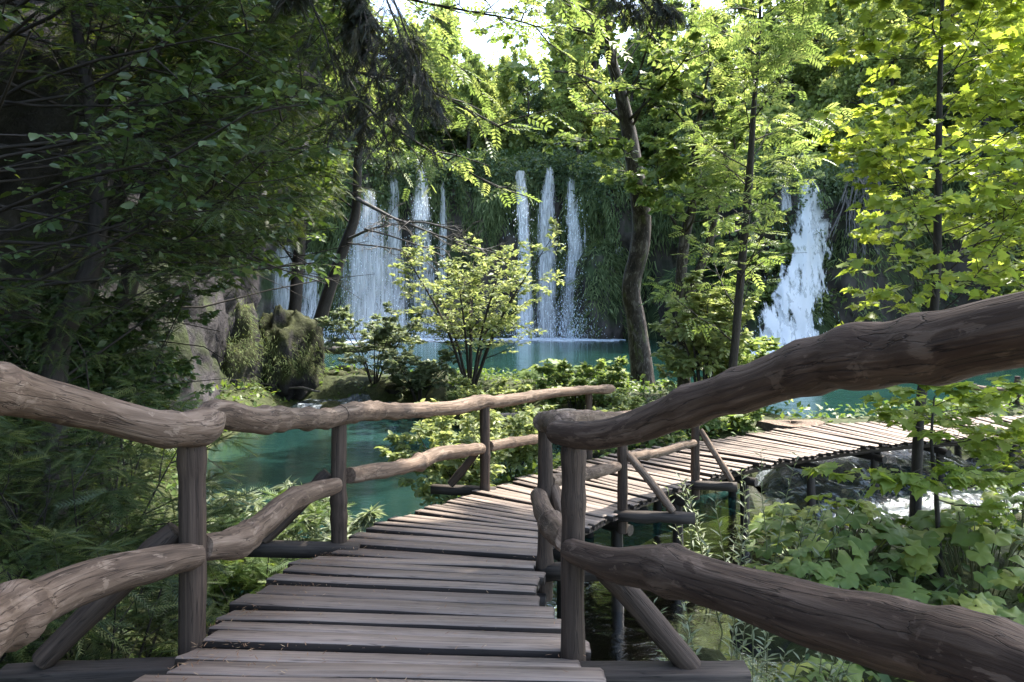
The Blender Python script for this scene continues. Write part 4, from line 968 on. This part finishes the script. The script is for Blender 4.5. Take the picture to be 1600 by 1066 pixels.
# bare twigs reaching across the left falls
def bare_branch():
    rng = np.random.default_rng(9); b = Bag(); base = A(leaning.location)
    def lim(rows, r): 
        q = spline(rows, .2)[:, :3]; b.tube(q, np.linspace(r, r * .3, len(q)), 6, False); return q
    for rows, r in ((tr((557, 310, 28.8, 1), (590, 328, 26.5, 1), (628, 346, 24.5, 1), (665, 348, 24, 1), (715, 362, 23.6, 1)), .09), (tr((543, 374, 29, 1), (580, 358, 26.5, 1), (612, 352, 24.5, 1), (634, 350, 24.2, 1)), .07),
                    (tr((541, 380, 29, 1), (610, 388, 25.5, 1), (665, 404, 24, 1), (720, 430, 23.5, 1)), .045), (tr((630, 347, 24.3, 1), (690, 370, 23.8, 1), (760, 392, 23.2, 1)), .05), (tr((570, 358, 25, 1), (620, 372, 24.4, 1), (690, 400, 23.9, 1), (740, 448, 23.4, 1)), .04)):
        q = lim(rows, r)
        for p2, f in subs(rng, q, 9, .35, 1, 1.6, (.4, .9), .3, 6, .2, 0):
            b.tube(p2, np.linspace(.022, .008, len(p2)), 4, False)
            for p3, f3 in subs(rng, p2, 4, .3, 1, .7, (.4, .9), .3, 4, .2, 0): b.tube(p3, np.linspace(.012, .005, len(p3)), 3, False)
    obj("bare_twigs", b.mesh("bare_twigs", M['bark_grey'], base), leaning, label="tangle of bare grey twigs reaching across the left falls", kind="stuff")
bare_branch()

# ------------------------------------------------------------------ shrubs
def shrub(name, label, base, h, w, nst, matl, tmpl, size, per, seed, nobj=0, bark='bark_dark', n1=7, L1=.45, n2=5, n3=3, cat="shrub", group=None, r=.03, lean=(0, 0), droop=-.2, part="leaf", jit=.45, up=1.):
    rng = np.random.default_rng(seed); base = A(base); gz = float(ground_z(base[None, 0], base[None, 1])[0]); base = A([base[0], base[1], max(gz - .1, base[2] - .6)]); H = h
    ex = []
    for i in range(nst):
        a = i / nst * 6.283 + rng.uniform(-.5, .5); rad = w * rng.uniform(.5, 1.); top = H * rng.uniform(.75, 1.05)
        ex.append([(*(base + A([.06 * math.cos(a), .06 * math.sin(a), -.05])), r), (*(base + A([rad * .4 * math.cos(a) + lean[0] * .4, rad * .4 * math.sin(a) + lean[1] * .4, top * .5 * up])), r * .7), (*(base + A([rad * math.cos(a) + lean[0], rad * math.sin(a) + lean[1], top])), r * .2)])
    return tree(name, label, [tuple(q) for q in ex[0]], dict(extra=ex[1:], n1=n1, nx=n1, f1=(.25, 1), fx=(.25, 1), L1=L1 * h, a1=(.6, 1.2), n2=n2, L2=.5, n3=n3, L3=.5, per=per, size=size, r1=.010, jit=jit, droop=droop), matl, M[bark], tmpl, nobj, seed, cat, group, 6, .08, part)
shrub("alder_bush", "pale leafy bush with several dark stems on the rim in front of the central falls", P(735, 612, 22), 4.8, 2.7, 10, M['pale_leaf'], DIAM, .13, 5, 401, 0, n1=9, L1=.34, r=.05)
shrub("rim_shrub", "grey-green shrub at the foot of the wide left waterfall", P(585, 610, 24), 2.6, 1.6, 7, M['grey_leaf'], DIAM, .15, 7, 402, 0, L1=.4)
shrub("rim_shrub", "small grey-green shrub between the left shallows and the pale leafy bush", P(655, 615, 22.5), 1.8, 1.2, 6, M['grey_leaf'], DIAM, .14, 7, 403, 0, L1=.4)
shrub("bank_shrub", "bright bush between the crooked trunk and the thin ash sapling", P(1098, 640, 16.5), 3.1, 1.05, 8, M['pale_leaf'], OVATE, .16, 5, 404, 150, n1=8, L1=.32, r=.04)
shrub("bank_shrub", "leafy bush at the foot of the ash sapling above the dark rail", P(1160, 640, 17), 1.9, 1.5, 6, M['lime_leaf'], DIAM, .15, 6, 405, 0)
shrub("elder_shrub", "pale leafy shrub pushing up behind the lake-side railing", P(715, 800, 9.8), 1.75, 1.0, 9, M['pale_leaf'], OVATE, .09, 5, 406, 250, L1=.42, r=.014)
shrub("elder_shrub", "leafy shrub behind the far end of the lake-side railing", P(800, 740, 11.5), 1.2, .9, 8, M['pale_leaf'], OVATE, .09, 5, 407, 150, L1=.42, r=.012)
shrub("bank_shrub", "low leafy shrub along the lake-side plank edge beyond the last railing post", P(1000, 705, 13.2), .95, 1.0, 7, M['pale_leaf'], OVATE, .09, 6, 408, 120, L1=.5, r=.01)
shrub("bank_shrub", "low shrub behind the boardwalk beside the sawn stump", P(1120, 690, 14.3), .75, 1.1, 7, M['lime_leaf'], OVATE, .09, 6, 409, 100, L1=.5, r=.01)
shrub("bank_shrub", "low green bush left of the right cascade pool, on the bank", P(900, 640, 18), 1.3, 1.3, 7, M['lime_leaf'], DIAM, .13, 6, 410, 0, L1=.45, r=.015)
shrub("rim_shrub", "short bush at the lake edge below the pale leafy bush", P(760, 635, 19.5), 1.2, 1.1, 7, M['pale_leaf'], DIAM, .12, 6, 411, 0, L1=.45, r=.015)

# left: yew, hazel, hanging branches -------------------------------------------------
yw = dict(n1=42, f1=(.12, 1), L1=3.3, a1=(.9, 1.5), g1=-.015, az=(-.5, 2.9), n2=11, L2=.34, n3=5, L3=.5, per=4, size=.165, planar=.9, r1=.0045, droop=-.35, jit=.35, t1=.25, gaps=[(265, 455, 2000, 2000), (500, 330, 2000, 2000), (575, -999, 2000, 2000), (430, 380, 2000, 2000)])
tree("yew_tree", "dark yew spreading flat needle sprays over the left of the picture",
     grounded([(-5.0, 7.4, EZ - 2.7, .17)] + tr((85, 560, 7.4, .14), (112, 490, 7.3, .12), (150, 390, 7.3, .1), (150, 220, 7.4, .08), (120, 40, 7.5, .05), (110, -80, 7.5, .02))), yw, M['yew'], M['bark_dark'], SPRIG, 300, 501, part="needle_spray")
tree("yew_tree", "second yew behind, its drooping sprays hiding the grey rock buttress",
     grounded(tr((150, 640, 12, .2), (200, 450, 12, .16), (240, 250, 12, .12), (250, 50, 12, .06), (250, -120, 12, .02))),
     dict(yw, n1=42, L1=4.6, size=.26, n2=10, n3=4, per=4), M['yew'], M['bark_dark'], SPRIG, 120, 502, part="needle_spray")
tree("hazel_tree", "dark green glossy hazel leaves spread across the upper left",
     grounded([(-5.9, 6.0, EZ - 2.6, .12), (-5.6, 6.2, EZ - .5, .1), (-5.2, 6.5, EZ + 1.6, .08), (-5.0, 6.6, EZ + 3.2, .05), (-4.8, 6.6, EZ + 4.6, .02)]),
     dict(n1=44, f1=(.36, 1), L1=3.6, a1=(1.0, 1.5), az=(.5, 2.4), n2=9, L2=.36, n3=4, L3=.5, per=6, size=.088, planar=.75, r1=.006, droop=-.3, t1=.15, jit=.6, gaps=[(560, -999, 2000, 2000), (0, 440, 2000, 2000), (0, -999, 150, 2000)]), M['dark_leaf'], M['bark_dark'], OVATE, 300, 503)
tree("hazel_tree", "mid green hazel sprays hanging in front of the rock, left of the wide waterfall",
     grounded([(-6.6, 10.2, EZ - 2.6, .14), (-6.2, 10, EZ + .2, .12), (-5.6, 9.8, EZ + 1.8, .09), (-5.0, 9.6, EZ + 3.2, .06), (-4.6, 9.4, EZ + 4.4, .02)]),
     dict(n1=34, f1=(.4, 1), L1=3.4, a1=(.9, 1.5), az=(.6, 2.7), n2=8, L2=.36, n3=4, L3=.5, per=6, size=.12, planar=.7, r1=.006, droop=-.3, t1=.1, jit=.7, gaps=[(548, -999, 2000, 2000), (430, 360, 2000, 2000), (0, 430, 2000, 2000)]), M['green_leaf'], M['bark_dark'], OVATE, 200, 513)
tree("ash_tree", "ash boughs with feathery leaves reaching in from the top left",
     [(-8.6, 13.5, EZ + 4.0, .2), (-7.6, 13.4, EZ + 5.2, .18), (-6.0, 13, EZ + 6.0, .15), (-4.5, 12.8, EZ + 6.6, .1), (-3.0, 12.5, EZ + 7.2, .05)],
     dict(n1=8, f1=(.2, 1), L1=3.2, a1=(.6, 1.2), az=(.8, 2.4), n2=12, L2=.34, n3=0, L3=0, per=5, size=.34, r1=.008, g1=-.04, jit=.4,
          limbs=[(tr((400, -60, 12.6, 1), (500, 90, 12.3, 1), (600, 120, 12, 1), (690, 150, 11.6, 1), (790, 205, 11.2, 1)), 0), (tr((460, -40, 12.4, 1), (560, 150, 12.1, 1), (640, 215, 11.8, 1), (720, 262, 11.5, 1), (790, 300, 11.2, 1)), 0),
                 (tr((520, -80, 12.4, 1), (620, -10, 12, 1), (720, 15, 11.6, 1), (800, 30, 11.3, 1), (880, 55, 11.0, 1)), 0), (tr((560, -90, 12.4, 1), (660, -30, 12, 1), (760, -15, 11.6, 1), (860, -5, 11.3, 1), (930, 20, 11, 1)), 0), (tr((540, -60, 12.4, 1), (600, 50, 12, 1), (680, 80, 11.6, 1), (725, 110, 11.3, 1)), 0), (tr((250, -60, 9.5, 1), (300, 20, 9.2, 1), (370, 60, 9, 1), (420, 100, 8.8, 1)), 0)]), M['lime_leaf'], M['bark_dark'], PINN, 200, 504)
tree("conifer_branch", "dark brown-green conifer branches hanging from the top edge left of the sky gap",
     [(-3.2, 6.6, EZ + 5.0, .07), (-2.6, 6.6, EZ + 4.1, .055), (-2.0, 6.6, EZ + 3.5, .04), (-1.5, 6.6, EZ + 3.0, .02)],
     dict(n1=7, f1=(.2, 1), L1=1.3, a1=(.5, 1.), n2=15, L2=.36, n3=5, L3=.5, per=4, size=.16, planar=.5, r1=.008, g1=-.22, g2=-.2, droop=-.7, jit=.6,
          limbs=[(tr((470, -30, 6.8, 1), (510, 60, 6.7, 1), (530, 140, 6.6, 1), (545, 190, 6.5, 1)), 0), (tr((540, -60, 6.7, 1), (575, 40, 6.6, 1), (590, 130, 6.5, 1), (600, 205, 6.4, 1)), 0),
                 (tr((580, -60, 6.5, 1), (620, 40, 6.4, 1), (640, 110, 6.3, 1), (650, 190, 6.2, 1)), 0), (tr((600, -40, 6.4, 1), (650, 90, 6.3, 1), (672, 150, 6.2, 1)), 0), (tr((920, -60, 6.5, 1), (970, -20, 6.4, 1), (1050, 10, 6.3, 1)), 0)]), M['dry'], M['bark_dark'], SPRIG, 200, 505, cat="branch", part="needle_spray")
for i, (x, y, z, h, w, lab, m_) in enumerate(((-2.75, 4.6, EZ - 3.0, 1.9, .9, "yew shrub filling the gap under the first span of the lake-side railing", 'yew'),
                                          (-3.5, 5.6, EZ - 3.0, 2.2, 1.1, "tall dark yew shrub left of the first railing post", 'yew'), (-2.4, 6.5, EZ - 3.1, 1.7, .9, "bushy green shrub over the lake behind the second railing post", 'green_leaf'),
                                          (-3.2, 3.5, EZ - 2.8, 1.5, .8, "dark shrub below the lower rail at the left edge", 'yew'), (-4.3, 4.4, EZ - 2.8, 2.2, .9, "dark needle shrub at the left edge above the lower rail", 'yew'),
                                          (-2.0, 5.4, EZ - 3.1, 1.1, .7, "low needle shrub beside the plank ends near the second post", 'green_leaf'))):
    shrub("yew_shrub", lab, (x, y, z), h, w, 7, M[m_], SPRIG, .18, 3, 601 + i, 120, n1=7, L1=.40, r=.014, part="needle_spray", n3=2)
shrub("rock_foot_shrub", "dark leafy shrub covering the foot of the rock wall, left of the grey buttress", P(175, 720, 9.4), 3.0, 1.5, 9, M['dark_leaf'], DIAM, .10, 7, 621, 0, n1=9, L1=.36, r=.02)
shrub("rock_foot_shrub", "dark leafy shrub at the left edge above the near top rail", P(40, 760, 8.2), 3.0, 1.4, 9, M['dark_leaf'], DIAM, .10, 7, 622, 0, n1=9, L1=.36, r=.02)
shrub("lake_shrub", "leafy spray leaning over the teal water between the first two posts", (-2.5, 7.6, EZ - 3.3), 1.7, .9, 7, M['grey_leaf'], LANCE, .13, 7, 620, 150, L1=.42, r=.014)

# overhead trees that shade the near end of the walk (their crowns hang above the frame)
SH = dict(n1=30, f1=(.35, 1), L1=4.2, a1=(.7, 1.4), g1=.0, n2=8, L2=.42, n3=0, L3=0, per=7, size=.62, planar=.7, jit=.6)
tree("beech_tree", "tall beech on the left rock, its crown spread above the walk", [(-9.8, 8, 10.5, .4), (-7.5, 8, 12.4, .34), (-3.5, 8, 13.3, .28), (.5, 8.2, 13.6, .22), (4.2, 8.2, 13.4, .14), (6.4, 7.6, 13.2, .05)],
     dict(SH, n1=52, f1=(.42, 1), t1=.1, per=8), M['green_leaf'], M['bark_grey'], CLUMP, 0, 701)

# ------------------------------------------------------------------ herbs on the banks
def butter_mesh(seed):
    r = np.random.default_rng(seed); nr = 16; v = [(0, 0, 0)]; f = []
    for k, rad in enumerate((.34, .72, 1.)):
        for i in range(nr):
            a = (i / nr) * 2 * np.pi * .93 + .22 + np.pi * 0
            rr_ = rad * (1 + (.12 if k == 2 else .03) * r.normal()) * (1 - .25 * math.exp(-((a - .22) / .35) ** 2) - .25 * math.exp(-((a - 6.05) / .35) ** 2))
            v.append((-rr_ * math.cos(a) * .55, rr_ * math.sin(a) * .52, .085 * rad * math.sin(a * 6 + seed) * rad - .16 * rad ** 2 + .12 * rad))
    for i in range(nr - 1): f.append((0, 1 + i, 2 + i))
    for k in range(2):
        for i in range(nr - 1):
            a = 1 + k * nr + i; f += [(a, a + nr, a + nr + 1), (a, a + nr + 1, a + 1)]
    return T(v, f)
BUT = [butter_mesh(q) for q in (1, 2, 3)]
BUTM = [mesh("leaf", b[0], b[1], M['butter'], True, {"rnd": np.full(len(b[0]), .3 * i)}) for i, b in enumerate(BUT)]
def butterbur(label, c, n, rad, size, hgt, seed, group=None, name="butterbur_plant"):
    rng = np.random.default_rng(seed); gz = float(ground_z(A([c[0]]), A([c[1]]))[0]); base = A([c[0], c[1], max(gz, -.25)]); root = thing(name, base, label, "plant", group); st = Bag()
    for i in range(n):
        r_ = rad * math.sqrt(rng.random()); a = rng.uniform(0, 6.283); dx, dy = r_ * math.cos(a), r_ * math.sin(a); s = size * rng.uniform(.5, 1.05)
        h = hgt * (1 - .6 * (r_ / rad) ** 2) * rng.uniform(.55, 1.1)
        st.tube(A([(dx * .5, dy * .5, -.1), (dx * .75, dy * .75, h * .6), (dx, dy, h)]), .008, 4, False)
        tl = A([dx * .5 + rng.normal(0, .22), dy * .5 + rng.normal(0, .22) - .15, 1.]); nn_ = nrm(tl); ax = A([math.cos(a) + rng.normal(0, .5), math.sin(a) + rng.normal(0, .5), 0]); ax = nrm(ax - nn_ * np.dot(ax, nn_)); sd_ = np.cross(nn_, ax)
        o = bpy.data.objects.new("leaf", BUTM[i % 3]); COL.objects.link(o); o.parent = root
        o.matrix_basis = Matrix(((ax[0] * s, sd_[0] * s, nn_[0] * s, dx), (ax[1] * s, sd_[1] * s, nn_[1] * s, dy), (ax[2] * s, sd_[2] * s, nn_[2] * s, h), (0, 0, 0, 1)))
    obj("stems", st.mesh("stems", M['stem']), root)
for (lab, px, py, d, n, rad, size, h, sd_) in (
        ("big-leaved butterbur clump in the middle of the right bank below the boardwalk", 1310, 905, 8.0, 95, 1.0, .30, .72, 1), ("large dark butterbur clump at the right edge of the picture", 1530, 915, 7.6, 90, 1.05, .33, .70, 2),
        ("butterbur clump just above the lower dark rail, right of the willow herb", 1250, 900, 7.2, 50, .75, .28, .6, 3), ("butterbur leaves close behind the lower rail near the right corner", 1480, 1010, 6.2, 65, .9, .30, .45, 4),
        ("butterbur leaves under the lower dark rail at the bottom edge", 1330, 1120, 5.2, 30, .7, .26, .4, 5), ("small butterbur clump by the foaming rapids", 1270, 830, 9.6, 26, .7, .26, .5, 6),
        ("butterbur clump behind, against the foaming stream on the far right", 1590, 850, 9.4, 30, .9, .3, .6, 7), ("butterbur bed between the two large clumps of the right bank", 1420, 960, 7.0, 30, .8, .28, .35, 8)):
    c = P(px, py, d); butterbur(lab, c, n, rad, size, h, 900 + sd_)
for i, (px, d, n) in enumerate(((860, 23.5, 30), (905, 23.2, 34), (955, 22.4, 30), (1015, 15.5, 22), (1090, 14.6, 22), (840, 20, 22))):
    c = P(px, 600, d); butterbur(["butterbur row on the pool bank, left end", "butterbur row on the pool bank, middle", "butterbur row on the pool bank, beside the crooked trunk", "butterbur patch behind the plank edge under the dark rail", "butterbur patch left of the sawn stump", "butterbur patch behind the railing's far span"][i], c, n, 1.0, .42, .75, 950 + i)

def herb(label, base, nst, h, rad, size, seed, nobj=100, matl='grey_leaf'):
    rng = np.random.default_rng(seed); random.seed(seed); gz = float(ground_z(A([base[0]]), A([base[1]]))[0]); base = A([base[0], base[1], gz]); root = thing("willow_herb", base, label, "plant"); b = Bag(); tw = []
    for i in range(nst):
        a = rng.uniform(0, 6.283); r_ = rad * math.sqrt(rng.random()); p = base + A([r_ * math.cos(a), r_ * math.sin(a), -.05])
        q = wand(rng, p, A([.25 * math.cos(a), .25 * math.sin(a), 1]), h * rng.uniform(.65, 1.1), 8, .06); b.tube(q, np.linspace(.008, .003, len(q)), 4, False); tw.append(q[1:])
    obj("stems", b.mesh("stems", M['stem'], base), root); Ps = []; Ax = []; Nn = []; Sc = []
    for q in tw:
        m = 26; f = np.linspace(.1, 1, m); k = np.minimum(f * (len(q) - 1), len(q) - 1.001); j = k.astype(int); p = q[j] + (q[j + 1] - q[j]) * (k - j)[:, None]; a = np.arange(m) * 2.4 + rng.uniform(0, 6)
        ax = np.stack([np.cos(a), np.sin(a), .35 + .5 * f], -1); Ps.append(p); Ax.append(ax); Nn.append(A([0, 0, 1.]) + rng.normal(0, .2, (m, 3))); Sc.append(size * (1.15 - .5 * f) * rng.uniform(.8, 1.2, m))
    put_leaves(root, base, LANCE, (np.concatenate(Ps), np.concatenate(Ax), np.concatenate(Nn), np.concatenate(Sc)), M[matl], rng, nobj, "leaf", "foliage")
herb("tall willow herb with narrow pale leaves right of the far railing braces", P(1160, 900, 7.4), 13, 1.7, .55, .15, 1001, 200)
herb("bushy willow herb under the lower dark rail beside the timber end", P(1165, 1040, 5.4), 30, 1.25, .55, .14, 1002, 200)
herb("low willow herb at the bottom edge right of the outrigger timber", P(1215, 1130, 4.8), 20, .9, .5, .12, 1003, 120, 'green_leaf')
herb("thin willow herb between the braces and the first butterbur clump", P(1110, 880, 7.9), 6, 1.4, .4, .14, 1004, 100)
herb("grassy herb tuft beneath the second corner post", P(860, 1000, 5.6), 10, .5, .3, .09, 1005, 60)

def cover():
    rng = np.random.default_rng(33); n = 90000
    x = np.concatenate([rng.uniform(-10, 16, n // 2), rng.uniform(-12, 14, n // 2)]); y = np.concatenate([rng.uniform(2, 17, n // 2), rng.uniform(9, 29, n // 2)])
    z = ground_z(x, y); pat = fbm(np.stack([x * .7, y * .7, 0 * x], -1), 3, 12); k = (z > WL + .06) & (rng.random(n) < .62 + .7 * pat)
    k &= ~((x > -7.4) & (x < -2.2) & (y > 22) & (y < 28) & (rng.random(n) < .8)); k &= ~((x > 4.8) & (x < 14) & (y > 10.5) & (y < 16) & (rng.random(n) < .93))
    x, y, z = x[k], y[k], z[k]; n = len(x); z = z + rng.random(n) ** 2 * .28
    v, f, r = scatter(DIAM, np.stack([x, y, z], -1), np.stack([rng.normal(0, 1, n), rng.normal(0, 1, n), rng.uniform(0, .9, n)], -1), A([0, 0, 1.]) + rng.normal(0, .4, (n, 3)), rng.uniform(.05, .14, n) * (1 + y * .035), rng)
    obj("ground_cover", mesh("ground_cover", v, f, M['green_leaf'], True, {"rnd": r}), kind="stuff", label="low green herbs and grass covering the banks", cat="ground cover")
cover()

# stump, logs and stones
def stump():
    base = P(1235, 676, 14.6); t = thing("tree_stump", base, "brown sawn stump with a flat top behind the boardwalk planks", "stump"); b = Bag(); rng = np.random.default_rng(3)
    an = np.linspace(0, 6.283, 40, endpoint=False); prof = 1 + .18 * fbm(np.stack([np.cos(an) * 2, np.sin(an) * 2, 0 * an], -1), 3, 5)
    for nm, zs, rs, mt in (("stump_side", (-.5, -.1, .14, .22), (.85, .75, .62, .6), M['post']), ("cut_face", (.222, .226, .222), (.6, .3, .01), M['rail'])):
        rows = [np.stack([r_ * prof * np.cos(an) * 1.1, r_ * prof * np.sin(an) * .7, np.full(40, z_) + .03 * np.cos(an * 2)], -1) for z_, r_ in zip(zs, rs)]
        v = np.concatenate(rows); i = np.arange(len(zs) - 1)[:, None] * 40; j = np.arange(40)[None]; j2 = (j + 1) % 40
        f = np.concatenate([np.stack([i + j, i + j2, i + 40 + j2], -1).reshape(-1, 3), np.stack([i + j, i + 40 + j2, i + 40 + j], -1).reshape(-1, 3)])
        obj(nm, mesh(nm, v, f, mt, True, {"rnd": np.zeros(len(v))}, {"wc": v[:, [2, 0, 1]] * A([1, 1, 1])}), t)
stump()
def lone_log(label, rows, matl, seed):
    random.seed(seed); base = A(rows[0][:3]); t = thing("fallen_log", base, label, "log"); rail_part(t, base, rows, "log", matl, np.random.default_rng(seed), 14, .05, .15)
lone_log("grey fallen log lying behind the lake-side railing's far span", [R3(775, 655, 12.5, .11), R3(830, 652, 12.4, .11), R3(900, 648, 12.2, .10)], M['bark_grey'], 71)
lone_log("driftwood trunk lying across the shallows in front of the left falls", [R3(478, 545, 28, .16), R3(540, 548, 27, .16), R3(610, 540, 26.5, .1)], M['bark_grey'], 72)
lone_log("thin pale driftwood branch beside the mossy boulders", [R3(425, 610, 23.6, .04), R3(460, 605, 23, .04), R3(500, 612, 22.5, .03)], M['bark_grey'], 73)
rs_ = np.random.default_rng(19)
for i in range(26):
    x, y = rs_.uniform(1.2, 13), rs_.uniform(9.5, 15.5)
    if i > 16: x, y = rs_.uniform(.8, 3), rs_.uniform(4.2, 9)
    r_ = rs_.uniform(.12, .32); z = max(float(ground_z(A([x]), A([y]))[0]), 0 if i < 17 else -.4)
    boulder("stream_stone", (x, y, z + .05), (r_ * 1.3, r_, r_ * .8), 500 + i, M['boulder'], "wet mossy stone in the stream under the boardwalk" if i > 16 else "wet dark stone among the foaming rapids", 16, amp=.35, group="stones under the boardwalk" if i > 16 else "stones in the rapids")
for i in range(14):
    x, y = rs_.uniform(-7, -1.8), rs_.uniform(21.8, 27); r_ = rs_.uniform(.2, .5); z = float(ground_z(A([x]), A([y]))[0])
    boulder("rim_stone", (x, y, max(z, .15)), (r_ * 1.4, r_, r_ * .6), 540 + i, M['boulder'], "mossy stone in the glinting shallows of the left rim", 16, amp=.35, group="stones of the left rim")

# moss tufts on the tufa mounds and boulders
def moss_on(names, n_each, size, seed):
    rng = np.random.default_rng(seed); V = []; Fc = []; Rr = []; k = 0
    for o in list(COL.objects):
        if o.type != 'MESH' or o.parent or o.name.split('.')[0] not in names: continue
        m = o.data; co = np.empty(len(m.vertices) * 3, np.float32); m.vertices.foreach_get("co", co); no = np.empty(len(m.vertices) * 3, np.float32); m.vertices.foreach_get("normal", no)
        co = co.reshape(-1, 3) + A(o.location); no = no.reshape(-1, 3)
        w = np.clip(no[:, 2] + .35, .02, 1) * np.clip(.5 + 2 * fbm(co * .6, 2, seed), 0, 1) * (no[:, 1] < .4) + 1e-6
        i = rng.choice(len(co), n_each, p=w / w.sum()); p = co[i] + rng.normal(0, .12, (n_each, 3)); nn_ = no[i]
        tm = T([(0, -.05, 0), (0, .05, 0), (.55, -.045, .16), (.55, .045, .16), (1, 0, .12)], [(0, 2, 1), (1, 2, 3), (2, 4, 3)])
        v, f, r = scatter(tm, p, A([0, 0, -1.]) + .8 * nn_ + rng.normal(0, .3, (n_each, 3)), nn_ + rng.normal(0, .3, (n_each, 3)), rng.uniform(.4, 1., n_each) * size, rng)
        V.append(v); Fc.append(f + k); Rr.append(r); k += len(v)
    return V, Fc, Rr
V, Fc, Rr = moss_on(("tufa_mound",), 3800, .85, 5)
obj("mound_moss", mesh("mound_moss", np.concatenate(V), np.concatenate(Fc), M['moss'], True, {"rnd": np.concatenate(Rr)}), kind="stuff", label="tufts of moss covering the tufa mounds", cat="moss")
V, Fc, Rr = moss_on(("mossy_boulder",), 5000, .22, 6)
obj("boulder_moss", mesh("boulder_moss", np.concatenate(V), np.concatenate(Fc), M['moss'], True, {"rnd": np.concatenate(Rr)}), kind="stuff", label="olive moss on the lakeside boulders", cat="moss")
